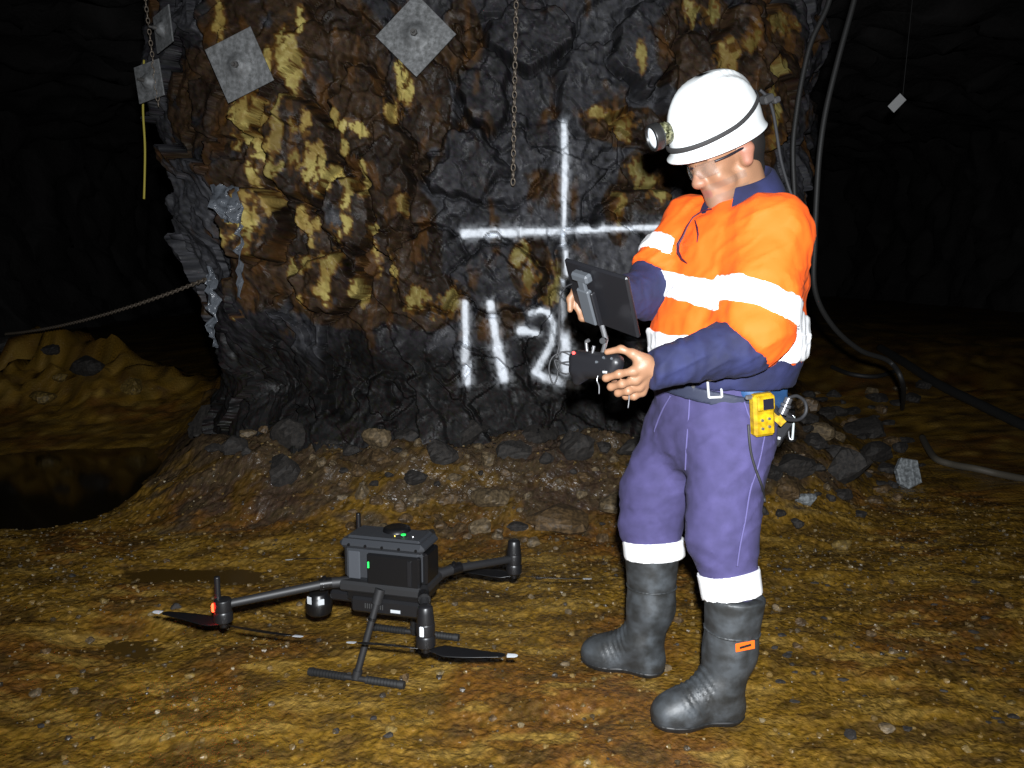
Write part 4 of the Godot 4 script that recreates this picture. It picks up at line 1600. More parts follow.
		piece("rim", net_mesh([f.net(0.005, 0.0035, [[sq + up * 0.004, up], [sq - up * 0.004, -up]])]), rubber, boot)
		if s == 0:
			var lp := f.hit(eye, P(745, 646, 2.0))
			var ln := f.grad(lp)
			var lab := put("maker_label", bevel_box(Vector3(0.056, 0.024, 0.003), 0.001), mat("label_orange", lin(0.85, 0.13, 0.01), 0.5), boot, frame(lp + ln * 0.001, Vector3(ln.z, 0.08, -ln.x), Vector3.UP))
			put("print", bevel_box(Vector3(0.034, 0.007, 0.0015), 0.0005), sole_m, boot, frame(lp + ln * 0.0025, Vector3(ln.z, 0.16, -ln.x), Vector3.UP))

	# ---- shirt: orange upper with half sleeves, navy lower
	var sh := Field.new(0.045)
	var torso := Field.new(0.045)
	var tilt := Vector3(0.06, 1.0, -0.02).normalized()
	var edge := P(727, 354, 2.33)
	for f in [sh, torso]:
		var low_n := -tilt if f == sh else Vector3.ZERO
		f.add(P(716, 395, 2.33), P(726, 335, 2.33), 0.190, 0.212, FWD, 0.86, edge, low_n)
		f.add(P(726, 335, 2.33), P(737, 262, 2.33), 0.212, 0.180, FWD, 0.86, edge, low_n)
		f.add(P(742, 268, 2.345), P(757, 216, 2.375), 0.150, 0.080, LEFT, 1.25)
	sh.add(P(772, 229, 2.20), P(755, 226, 2.38), 0.084, 0.078)
	sh.add(P(694, 224, 2.46), P(755, 226, 2.38), 0.080, 0.078)
	var la := P(772, 236, 2.19)
	var lb := P(754, 330, 2.10)
	sh.add(la, lb, 0.100, 0.100, Vector3.ZERO, 1.0, P(736, 341, 2.10), Vector3(-0.66, -0.745, 0.12))
	var rs := P(692, 228, 2.46)
	var rb := P(650, 285, 2.40)
	var rdir := (rb - rs).normalized()
	sh.add(rs, rb, 0.084, 0.084, Vector3.ZERO, 1.0, P(652, 272, 2.40), rdir)
	fields.shirt = sh
	var sf := cloth_folds(0.011, 111, Vector3(0.8, 0.5, 0.8))
	var shirt: MeshInstance3D = piece("shirt", net_mesh([sh.net(0.0092, 0.0, [], sf)]), orange, null)
	var low := torso.net(0.009, 0.004, [[edge + tilt * 0.01, tilt], [P(714, 381, 2.33), Vector3.DOWN]], cloth_folds(0.006, 113, Vector3(1, 1, 1)))
	piece("shirt_tail", net_mesh([low]), navy, null)
	# navy sleeves
	var nf := cloth_folds(0.010, 121, Vector3(1.6, 1.0, 1.0))
	var fl := Field.new(0.02)
	fl.add(P(752, 336, 2.10), P(742, 345, 2.095), 0.072, 0.076)
	fl.add(P(742, 345, 2.095), P(652, 370, 2.04), 0.077, 0.047)
	piece("sleeve", net_mesh([fl.net(0.007, 0.0, [[P(651, 370, 2.04), Vector3(-1, 0.05, 0.3).normalized()]], nf)]), navy, null)
	var fr := Field.new(0.02)
	fr.add(P(656, 278, 2.41), P(648, 292, 2.39), 0.074, 0.074)
	fr.add(P(648, 292, 2.39), P(602, 301, 2.26), 0.074, 0.045)
	piece("sleeve", net_mesh([fr.net(0.007, 0.0, [[P(604, 301, 2.265), (P(602, 301, 2.26) - P(648, 292, 2.39)).normalized()]], nf)]), navy, null)
	# reflective bands, laid on the cloth
	var band := func(f: Field, c: Vector3, n: Vector3, half: float, lift: float, folds: Callable, ends := []):
		piece("reflective_band", net_mesh([f.net(0.0065, lift, [[c + n * half, n], [c - n * half, -n]] + ends, folds)]), tape, null)
	band.call(torso, P(727, 300, 2.33), Vector3(0.20, 1.0, 0.02).normalized(), 0.035, 0.004, sf, [[P(727, 300, 2.33), FWD * 0.6 + LEFT * 0.8]])
	band.call(torso, P(727, 342, 2.33), Vector3(-0.02, 1.0, 0.03).normalized(), 0.034, 0.008, sf)
	var an := Vector3(-0.36, -0.92, 0.14).normalized()
	band.call(sh, P(763, 304, 2.13), an, 0.033, 0.006, sf, [[P(746, 300, 2.25), -LEFT], [P(716, 300, 2.1), Vector3(-1, 0, 0)]])
	band.call(sh, P(727, 300, 2.33), Vector3(0.26, 1.0, 0.02).normalized(), 0.034, 0.006, sf, [[P(719, 300, 2.1), Vector3(0.96, 0, 0.28)], [P(720, 300, 2.3), -FWD], [P(660, 290, 2.35), Vector3(0, 0, -1)]])
	var fb := Field.new(0.02)
	fb.add(rs, rb, 0.084, 0.084)
	band.call(fb, P(661, 253, 2.43), rdir, 0.026, 0.007, sf)
	# collar
	var cv := PackedVector3Array()
	var nc := P(746, 193, 2.335)
	var rows := [[0.072, 0.030], [0.082, 0.026], [0.104, -0.012], [0.112, -0.028], [0.104, -0.032], [0.070, 0.0], [0.072, 0.030]]
	for r in rows:
		for i in 41:
			var th := lerpf(0.36, TAU - 0.36, i / 40.0)
			var endk := maxf(0.0, 1.0 - minf(i, 40 - i) / 5.0)
			var dirn := FWD * cos(th) + LEFT * sin(th)
			var y: float = r[1] - 0.036 * cos(th) + 0.012
			var rad: float = r[0] + 0.012 * cos(th)
			if r[1] < -0.005 and r[0] > 0.08:
				y -= 0.034 * endk * endk
				rad += 0.012 * endk
			cv.append(nc + dirn * rad + Vector3(0, y, 0))
	piece("collar", grid_mesh(cv, 41, rows.size(), PackedColorArray(), true), navy, null)

	# ---- head, neck and hands: the body itself, with coarse limbs inside the clothes
	var hp := deg_to_rad(24.0)
	var hy := deg_to_rad(20.0)
	var hf := Vector3(-cos(hp) * cos(hy), -sin(hp), cos(hp) * sin(hy))
	var hl := Vector3(sin(hy), 0, cos(hy))
	var hu := hf.cross(hl)
	var hc := P(727, 160, 2.32)
	var H := func(f: float, u: float, l: float) -> Vector3:
		return hc + hf * f + hu * u + hl * l
	var hd := Field.new(0.020)
	hd.add(H.call(-0.028, 0.045, 0), H.call(0.030, 0.050, 0), 0.079, 0.075)
	hd.add(H.call(0.040, 0.035, 0), H.call(0.048, -0.055, 0), 0.058, 0.047)
	hd.add(H.call(0.0, -0.050, 0.030), H.call(0.062, -0.090, 0.012), 0.034, 0.024)
	hd.add(H.call(0.0, -0.050, -0.030), H.call(0.062, -0.090, -0.012), 0.034, 0.024)
	hd.ball(H.call(0.075, -0.098, 0), 0.022)
	hd.add(H.call(0.094, 0.016, 0), H.call(0.114, -0.022, 0), 0.0088, 0.0108)
	hd.ball(H.call(0.105, -0.027, 0.011), 0.009)
	hd.ball(H.call(0.105, -0.027, -0.011), 0.009)
	hd.add(H.call(0.088, 0.030, 0.014), H.call(0.076, 0.028, 0.042), 0.011, 0.011)
	hd.add(H.call(0.088, 0.030, -0.014), H.call(0.076, 0.028, -0.042), 0.011, 0.011)
	for e in [-1.0, 1.0]:
		hd.add(H.call(0.066, -0.022, e * 0.042), H.call(0.045, -0.045, e * 0.048), 0.018, 0.016)
		hd.ball(H.call(0.101, 0.008, e * 0.031), 0.012, 1)
		hd.ball(H.call(0.081, 0.006, e * 0.031), 0.0125)
		# ear: rim, lobe and bowl
		hd.add(H.call(-0.020, 0.018, e * 0.082), H.call(-0.004, 0.022, e * 0.078), 0.0075, 0.0065)
		hd.add(H.call(-0.022, 0.014, e * 0.081), H.call(-0.012, -0.016, e * 0.077), 0.0075, 0.007)
		hd.add(H.call(-0.008, 0.012, e * 0.074), H.call(-0.006, -0.012, e * 0.073), 0.014, 0.012)
	hd.add(H.call(0.091, -0.055, 0.012), H.call(0.091, -0.055, -0.012), 0.0065, 0.0065)
	hd.add(H.call(0.088, -0.067, 0.010), H.call(0.088, -0.067, -0.010), 0.0065, 0.0065)
	hd.add(H.call(0.104, -0.061, 0.022), H.call(0.104, -0.061, -0.022), 0.0045, 0.0045, Vector3.ZERO, 1.0, Vector3.ZERO, Vector3.ZERO, 1)
	hd.add(H.call(-0.030, -0.025, 0), P(748, 208, 2.35), 0.059, 0.066)
	fields.head = hd
	var bd := Field.new(0.03)
	bd.add(P(714, 400, 2.33), P(735, 262, 2.34), 0.135, 0.145, FWD, 0.82)
	bd.add(P(770, 231, 2.22), P(700, 227, 2.45), 0.06, 0.06)
	bd.add(P(742, 250, 2.35), P(749, 200, 2.35), 0.09, 0.062)
	bd.add(la, lb, 0.055, 0.045)
	bd.add(P(752, 341, 2.10), P(648, 370, 2.045), 0.045, 0.028)
	bd.add(rs, P(648, 290, 2.395), 0.055, 0.045)
	bd.add(P(648, 290, 2.395), P(598, 301, 2.25), 0.045, 0.028)
	bd.add(P(728, 430, 2.25), P(722, 535, 2.19), 0.09, 0.06)
	bd.add(P(722, 535, 2.19), Vector3(0.60, 0.10, -2.155), 0.058, 0.035)
	bd.add(P(680, 430, 2.45), P(651, 526, 2.45), 0.09, 0.06)
	bd.add(P(651, 526, 2.45), Vector3(0.42, 0.10, -2.42), 0.058, 0.035)
	bd.add(Vector3(0.60, 0.06, -2.155), Vector3(0.46, 0.045, -2.13), 0.032, 0.028)
	bd.add(Vector3(0.42, 0.06, -2.42), Vector3(0.30, 0.045, -2.47), 0.032, 0.028)
	var hand := func(wrist: Vector3, palm: Array, fingers: Array) -> Field:
		var f := Field.new(0.009)
		for q in palm:
			f.add(q[0], q[1], q[2], q[3])
		for g in fingers:
			for i in g.size() - 1:
				f.add(g[i], g[i + 1], lerpf(0.0100, 0.0078, float(i) / (g.size() - 1)), lerpf(0.0100, 0.0078, float(i + 1) / (g.size() - 1)))
		return f
	var w1 := P(653, 369, 2.045)
	var lh: Field = hand.call(w1, [[w1, P(643, 366, 2.035), 0.027, 0.024], [P(643, 366, 2.035), P(634, 371, 2.02), 0.022, 0.013], [P(644, 369, 2.04), P(636, 380, 2.03), 0.022, 0.013], [P(645, 373, 2.05), P(639, 387, 2.045), 0.021, 0.012], [P(647, 376, 2.055), P(642, 392, 2.06), 0.019, 0.011], [P(645, 362, 2.035), P(633, 354, 2.03), 0.022, 0.0125], [P(640, 366, 2.045), P(632, 378, 2.05), 0.016, 0.012]],
		[[P(633, 354, 2.03), P(621, 349, 2.04), P(607, 352, 2.055)], [P(634, 371, 2.02), P(619, 374, 2.005), P(606, 378, 2.025), P(610, 375, 2.07)], [P(636, 380, 2.03), P(622, 384, 2.012), P(611, 387, 2.035), P(615, 382, 2.075)], [P(639, 387, 2.045), P(628, 391, 2.03), P(618, 393, 2.05), P(621, 387, 2.085)], [P(642, 392, 2.06), P(634, 396, 2.05), P(626, 396, 2.065), P(629, 390, 2.095)]])
	var w2 := P(598, 301, 2.255)
	var rh: Field = hand.call(w2, [[w2, P(589, 296, 2.27), 0.026, 0.022], [P(590, 295, 2.27), P(576, 289, 2.285), 0.019, 0.012], [P(590, 297, 2.27), P(581, 292, 2.285), 0.019, 0.012], [P(592, 299, 2.27), P(587, 296, 2.285), 0.019, 0.012], [P(594, 302, 2.27), P(593, 300, 2.285), 0.018, 0.011]],
		[[P(576, 289, 2.285), P(570, 299, 2.29), P(570, 310, 2.285)], [P(581, 292, 2.285), P(577, 306, 2.295), P(582, 318, 2.285), P(587, 320, 2.275)], [P(587, 296, 2.285), P(584, 309, 2.295), P(588, 318, 2.285), P(593, 318, 2.275)], [P(593, 300, 2.285), P(591, 312, 2.29), P(595, 318, 2.285), P(599, 315, 2.28)], [P(592, 292, 2.27), P(584, 283, 2.262), P(590, 277, 2.245)]])
	var lipc: Vector3 = H.call(0.098, -0.061, 0)
	var tint := func(p: Vector3) -> Color:
		var c := Color(0.262, 0.136, 0.078)
		var q := p - hc
		var f := q.dot(hf)
		var u := q.dot(hu)
		var l := q.dot(hl)
		if q.length() < 0.16:
			if p.distance_to(lipc) < 0.024 and absf(u + 0.061) < 0.011:
				c = Color(0.24, 0.105, 0.075)
			elif u < -0.035 and f > 0.0 and absf(u + 0.061) > 0.008:
				c = Color(0.21, 0.12, 0.076)          # stubble
			elif absf(u - 0.036 - 0.004 * cos(l * 60)) < 0.006 and f > 0.05 and absf(l) > 0.012 and absf(l) < 0.05:
				c = Color(0.05, 0.032, 0.022)           # brow
			elif f > 0.098 and u < 0.0:
				c = Color(0.27, 0.13, 0.08)            # nose
			elif absf(l) > 0.078:
				c = Color(0.28, 0.125, 0.08)           # ear
		return c
	piece("body", net_mesh([bd.net(0.02), hd.net(0.0038), lh.net(0.0031), rh.net(0.0033)], tint), skin, null)
	# hair below the helmet
	var hr := Field.new(0.01)
	hr.add(H.call(-0.036, 0.035, 0), H.call(-0.02, 0.045, 0), 0.082, 0.080)
	hr.add(H.call(-0.050, 0.0, 0), H.call(-0.055, -0.045, 0), 0.066, 0.046)
	hr.add(H.call(0.010, 0.028, 0.064), H.call(0.006, 0.010, 0.064), 0.012, 0.006)
	hr.add(H.call(0.012, 0.022, -0.066), H.call(0.010, 0.0, -0.0665), 0.013, 0.006)
	var hair := mat("hair", lin(0.012, 0.010, 0.009), 0.6)
	tri(hair, 12.0, weave, 1.0)
	piece("hair", net_mesh([hr.net(0.005, 0.0, [[H.call(0.036, 0, 0), hf], [H.call(0, 0.075, 0), hu]])]), hair, null)
	# safety glasses
	var frame_m := mat("glasses_frame", lin(0.012, 0.011, 0.016), 0.35)
	var lens_m := mat("clear_lens", lin(0.5, 0.48, 0.44), 0.03)
	lens_m.transparency = BaseMaterial3D.TRANSPARENCY_ALPHA
	lens_m.albedo_color.a = 0.04
	var gl: MeshInstance3D = piece("safety_glasses", join([rod(H.call(0.112, 0.020, 0.004), H.call(0.112, 0.020, -0.004), 0.003, -1, 8)]), frame_m, null)
	for e in [-1.0, 1.0]:
		put("temple", tube([H.call(0.082, 0.020, e * 0.066), H.call(0.050, 0.020, e * 0.080), H.call(0.0, 0.022, e * 0.086), H.call(-0.03, 0.014, e * 0.086)], 0.0033, 8), frame_m, gl)
		var v := PackedVector3Array()
		for sgn in [1.0, -1.0]:
			for j in 7:
				for i in 11:
					var u := lerpf(-0.020, 0.020, j / 6.0)
					var t := lerpf(0.004, 0.066, i / 10.0)
					v.append(H.call(0.114 - t * t * 7.0 - 0.15 * absf(u) + sgn * 0.0008, 0.006 + u * (1.0 if t > 0.015 else 0.7), e * t))
		put("lens", grid_mesh(v, 11, 14), lens_m, gl)

	# ---- helmet
	build_helmet()

func build_helmet():
	var p := deg_to_rad(26.0)
	var y := deg_to_rad(20.0)
	var f := Vector3(-cos(p) * cos(y), -sin(p), cos(p) * sin(y))
	var l := Vector3(sin(y), 0, cos(y))
	var u0 := f.cross(l)
	var roll := deg_to_rad(11.0)
	var u := u0 * cos(roll) + l * sin(roll)
	l = l * cos(roll) - u0 * sin(roll)
	var c := P(718, 139, 2.33)
	var white := mat("helmet_white", lin(0.66, 0.68, 0.68), 0.3)
	# profile: radius factor, height; outside from crown to brim, then back up inside
	var prof := []
	for i in 15:
		var a := PI / 2 * (1.0 - i / 14.0)
		prof.append([pow(cos(a), 0.74), 0.030 + 0.140 * sin(a), 1.0])
	prof.append([1.005, 0.018, 1.0])
	prof.append([1.02, 0.006, 1.0])
	prof.append([1.06, -0.004, 1.0])
	prof.append([1.062, -0.008, 1.0])
	prof.append([1.01, -0.004, 0.0])
	prof.append([0.97, 0.012, 0.0])
	prof.append([0.93, 0.05, 0.0])
	prof.append([0.55, 0.13, 0.0])
	prof.append([0.0, 0.145, 0.0])
	var at := func(k: float, h: float, th: float) -> Vector3:
		var fr := cos(th)
		var long := 0.138 if fr > 0 else 0.136
		if k > 1.021 and fr > 0.2:
			k += 0.06 * smoothstep(0.2, 1.0, fr) * (k - 1.02) / 0.04
		return Vector3(long * fr * k, h, 0.108 * sin(th) * k)
	var seg := 64
	var v := PackedVector3Array()
	for q in prof:
		for i in seg + 1:
			var th := TAU * i / seg
			var w: Vector3 = at.call(q[0], q[1], th)
			if q[2] > 0.5:
				var ridge := smoothstep(0.034, 0.026, absf(w.z)) * smoothstep(0.055, 0.085, w.y)
				var side := smoothstep(0.010, 0.004, absf(absf(w.z) - 0.058)) * smoothstep(0.06, 0.09, w.y)
				w += Vector3(w.x * 0.25, 0.10, 0).normalized() * (0.008 * ridge + 0.003 * side)
			v.append(c + f * w.x + u * w.y + l * w.z)
	var helmet: MeshInstance3D = piece("helmet", grid_mesh(v, seg + 1, prof.size(), PackedColorArray(), true, true), white, null)
	# elastic strap round the shell
	var strap_m := mat("strap_black", lin(0.022, 0.021, 0.021), 0.8)
	var sv := PackedVector3Array()
	var rows := [[-0.006, 0.003], [-0.006, 0.0052], [0.006, 0.0052], [0.006, 0.003]]
	for r in rows:
		for i in seg + 1:
			var th := TAU * i / seg
			var h := 0.046 - 0.018 * cos(th) + 0.018 * smoothstep(0.2, -1.0, cos(th)) + float(r[0])
			var s := clampf((h - 0.030) / 0.140, 0.0, 1.0)
			var k := pow(sqrt(1.0 - s * s), 0.74)
			var w: Vector3 = at.call(k + float(r[1]) / 0.12, h, th)
			sv.append(c + f * w.x + u * w.y + l * w.z)
	piece("strap", grid_mesh(sv, seg + 1, 4, PackedColorArray(), false, true), strap_m, helmet)
	# cap lamp in its bracket
	var la := P(672, 131, 2.285)
	var axis := (P(647, 140, 2.268) - la).normalized()
	var bas := along(Vector3.ZERO, axis).basis
	var clear := mat("lamp_body", lin(0.22, 0.22, 0.13), 0.25)
	tri(clear, 14.0, mats.mud.normal_texture, 0.8, null, ramp_tex(91, 0.05, 4, Color(0.25, 0.26, 0.18), Color(1, 1, 1), 128, 2.2))
	var bez := mat("lamp_bezel", lin(0.014, 0.014, 0.014), 0.4)
	var lamp: MeshInstance3D = piece("cap_lamp", join([[lathe([Vector2(0, -0.012), Vector2(0.018, -0.012), Vector2(0.024, 0.0), Vector2(0.030, 0.016), Vector2(0.031, 0.036), Vector2(0.024, 0.042)], 24), Transform3D(bas, la)], [bevel_box(Vector3(0.03, 0.03, 0.03), 0.004), Transform3D(bas, la - axis * 0.012 + Vector3(0.003, 0.012, 0))]]), clear, helmet)
	var fins := [[lathe([Vector2(0.026, 0.036), Vector2(0.035, 0.037), Vector2(0.0365, 0.042), Vector2(0.0365, 0.060), Vector2(0.034, 0.064), Vector2(0.029, 0.064), Vector2(0.028, 0.056)], 30), Transform3D(bas, la)]]
	for i in 30:
		var a := TAU * i / 30
		fins.append([bevel_box(Vector3(0.003, 0.018, 0.003), 0.0007), Transform3D(bas, la) * Transform3D(Basis(Vector3.UP, -a), Vector3(cos(a) * 0.0368, 0.051, sin(a) * 0.0368))])
	put("bezel", join(fins), bez, lamp)
	var lens := glow("lamp_lens", lin(0.80, 0.86, 0.92), 0.35)
	lens.roughness = 0.15
	put("lens", lathe([Vector2(0, 0.050), Vector2(0.029, 0.050), Vector2(0.0295, 0.058), Vector2(0.020, 0.0605), Vector2(0, 0.0615)], 24), lens, lamp, Transform3D(bas, la))
	var bm := SpotLight3D.new()
	bm.name = "cap_lamp_beam"
	bm.light_color = Color(0.92, 0.96, 1.0)
	bm.light_energy = 0.12
	bm.light_size = 0.025
	bm.spot_range = 20.0
	bm.spot_attenuation = 2.0
	bm.spot_angle = 60.0
	bm.shadow_enabled = true
	add_child(bm)
	bm.position = la + axis * 0.068
	bm.look_at_from_position(bm.position, bm.position + axis, Vector3.UP)
	put("bracket", join([[bevel_box(Vector3(0.022, 0.05, 0.012), 0.003), frame(P(676, 128, 2.30), l, u)], rod(P(674, 118, 2.29), P(678, 118, 2.26), 0.004)]), mat("bracket_grey", lin(0.28, 0.28, 0.27), 0.4, 0.4), lamp)
	# rear clip and the lamp's cable down the back
	put("cable_clip", join([[bevel_box(Vector3(0.034, 0.022, 0.03), 0.005), frame(P(767, 99, 2.33), f, u)], [bevel_box(Vector3(0.022, 0.016, 0.02), 0.004), frame(P(776, 100, 2.33), f, u)]]), strap_m, helmet)
	var cab := mat("cable_black", lin(0.018, 0.018, 0.020), 0.65)
	piece("lamp_cable", tube([P(760, 90, 2.33), P(768, 98, 2.34), P(773, 112, 2.36), P(777, 135, 2.39), P(781, 160, 2.42), P(788, 185, 2.45), P(798, 215, 2.47), P(804, 255, 2.49), P(800, 300, 2.5), P(794, 345, 2.49), P(786, 385, 2.40)], 0.0045, 8), cab, helmet)

# ---------------------------------------------------------------- what he holds and wears on the belt
func build_controller():
	var black := mat("controller_black", lin(0.010, 0.010, 0.012), 0.42)
	var glass := mat("screen_glass", lin(0.02, 0.025, 0.035), 0.06)
	var grey := mat("clamp_grey", lin(0.075, 0.082, 0.092), 0.45)
	var metal := mat("bare_metal", lin(0.32, 0.32, 0.33), 0.3, 0.8)
	var cab: Material = mats.cable_black
	var a := P(565, 258, 2.235)
	var w := P(628, 277, 2.06) - a
	var down := P(594, 322, 2.275) - a
	var wx := w.normalized()
	var dn := (down - wx * down.dot(wx)).normalized()
	var back := wx.cross(dn)
	if back.z < 0:
		back = -back
	var len := w.length()
	var tall := 0.185
	var o := a
	var t := thing("drone_controller", "black drone remote with a screen clamped above it, in the person's hands", "remote control", o)
	var mid := wx * len * 0.5 + dn * tall * 0.5
	# the screen unit: a slab seen from behind
	var slab := Transform3D(Basis(wx, -dn, wx.cross(-dn)), mid)
	var facing := signf(slab.basis.z.dot(back))
	var screen := put("screen", bevel_box(Vector3(len, tall, 0.014), 0.005), black, t, slab)
	put("display", bevel_box(Vector3(len - 0.02, tall - 0.02, 0.002), 0.0005), glass, screen, Transform3D(Basis(), Vector3(0, 0, -facing * 0.0075)))
	put("camera_bump", cyl(0.006, 0.006, 0.004, 14), metal, screen, Transform3D(Basis(Vector3.RIGHT, PI / 2), Vector3(-0.052, tall / 2 - 0.025, facing * 0.008)))
	# spring clamp on its back, from near the top edge to below the foot
	var back_at := func(u: float, v: float, off: float) -> Vector3:
		return wx * u + dn * v + back * off
	var c0: Vector3 = back_at.call(0.075, 0.035, 0.022)
	var c1: Vector3 = back_at.call(0.085, tall - 0.005, 0.026)
	var cb := Basis(wx, (c0 - c1).normalized(), wx.cross((c0 - c1).normalized()))
	var clamp := put("clamp", join([[bevel_box(Vector3(0.046, 0.105, 0.018), 0.004), Transform3D(cb, c0.lerp(c1, 0.56))], [bevel_box(Vector3(0.026, 0.03, 0.012), 0.003), Transform3D(cb, c0.lerp(c1, 0.12))]]), grey, t)
	put("jaw", join([[bevel_box(Vector3(0.062, 0.026, 0.026), 0.006), Transform3D(cb, back_at.call(0.075, 0.030, 0.018))]]), grey, clamp)
	put("side_rail", bevel_box(Vector3(0.010, 0.10, 0.016), 0.003), black, clamp, Transform3D(cb, c0.lerp(c1, 0.56) + wx * 0.032))
	# swivel arm to the remote
	var e0 := P(602, 326, 2.165) - o
	var e1 := P(606, 340, 2.15) - o
	var e2 := P(602, 356, 2.13) - o
	var arm := put("swivel_arm", join([rod(e0, e1, 0.007), rod(e1, e2, 0.006), [bevel_box(Vector3(0.018, 0.030, 0.016), 0.003), frame(e1, wx, Vector3.UP)]]), metal, t)
	put("knob", join([rod(e1 + Vector3(-0.006, 0, 0.01), e1 + Vector3(-0.012, 0.0, 0.026), 0.008)]), black, arm)
	put("knob", join([rod(P(587, 351, 2.12) - o, P(586, 342, 2.12) - o, 0.004), rod(P(586, 342, 2.12) - o, P(589, 340, 2.115) - o, 0.005)]), metal, arm)
	# the remote itself: a long rounded body lying across the hands
	var r0 := P(572, 363, 2.17) - o
	var r1 := P(622, 366, 2.055) - o
	var rx := (r1 - r0).normalized()
	var f := Field.new(0.012)
	var up := Vector3(0, 1, 0)
	f.add(r0 + rx * 0.02 + up * 0.012, r1 - rx * 0.02 + up * 0.008, 0.024, 0.022)
	f.add(r0 + rx * 0.02 - up * 0.016, r1 - rx * 0.03 - up * 0.012, 0.024, 0.022)
	f.add(r0 + rx * 0.035 - up * 0.03 , r0 + rx * 0.02 - up * 0.045, 0.018, 0.014)
	var body := put("remote_body", net_mesh([f.net(0.004)]), black, t)
	put("indicator", cyl(0.0045, 0.0045, 0.004, 12), glow("controller_red", lin(0.9, 0.05, 0.04), 1.0), body, along(f.hit(Vector3(0, EYE, 0) - o, P(574, 353, 2.0) - o), f.hit(Vector3(0, EYE, 0) - o, P(574, 353, 2.0) - o) + Vector3(-0.2, 0.1, 0.6).normalized() * 0.004))
	for q in [[597, 362], [604, 358], [612, 359]]:
		var hp := f.hit(Vector3(0, EYE, 0) - o, P(q[0], q[1], 2.0) - o)
		var hn := f.grad(hp)
		put("button", cyl(0.0035, 0.0035, 0.004, 10), grey, body, along(hp, hp + hn * 0.004))
	var hp2 := f.hit(Vector3(0, EYE, 0) - o, P(605, 372, 2.0) - o)
	put("label", bevel_box(Vector3(0.014, 0.006, 0.0015), 0.0004), mats.silver_label, body, frame(hp2 + f.grad(hp2) * 0.001, rx, up))
	put("stick", join([rod(P(592, 355, 2.11) - o, P(594, 346, 2.11) - o, 0.003, 0.0045)]), metal, body)
	# strap hooks and cables
	put("hook", tube([P(599, 372, 2.09) - o, P(597, 380, 2.085) - o, P(599, 386, 2.085) - o, P(599, 394, 2.085) - o], 0.0018, 6), metal, t)
	put("hook", tube([P(629, 393, 2.03) - o, P(629, 400, 2.03) - o, P(628, 408, 2.03) - o], 0.0018, 6), metal, t)
	var cables := [[[572, 284, 2.235], [565, 288, 2.22], [560, 300, 2.2], [559, 320, 2.18], [559, 345, 2.17], [556, 358, 2.165], [562, 352, 2.165], [573, 357, 2.165]], [[574, 352, 2.165], [562, 352, 2.16], [552, 358, 2.155], [549, 370, 2.15], [553, 384, 2.15], [557, 378, 2.15], [560, 364, 2.155], [573, 362, 2.165]], [[574, 366, 2.16], [564, 364, 2.155], [555, 360, 2.15], [558, 370, 2.15], [566, 374, 2.155], [575, 371, 2.16]]]
	for c in cables:
		var pts := []
		for q in c:
			pts.append(P(q[0], q[1], q[2]) - o)
		put("cable", tube(pts, 0.0022, 8), cab, t)

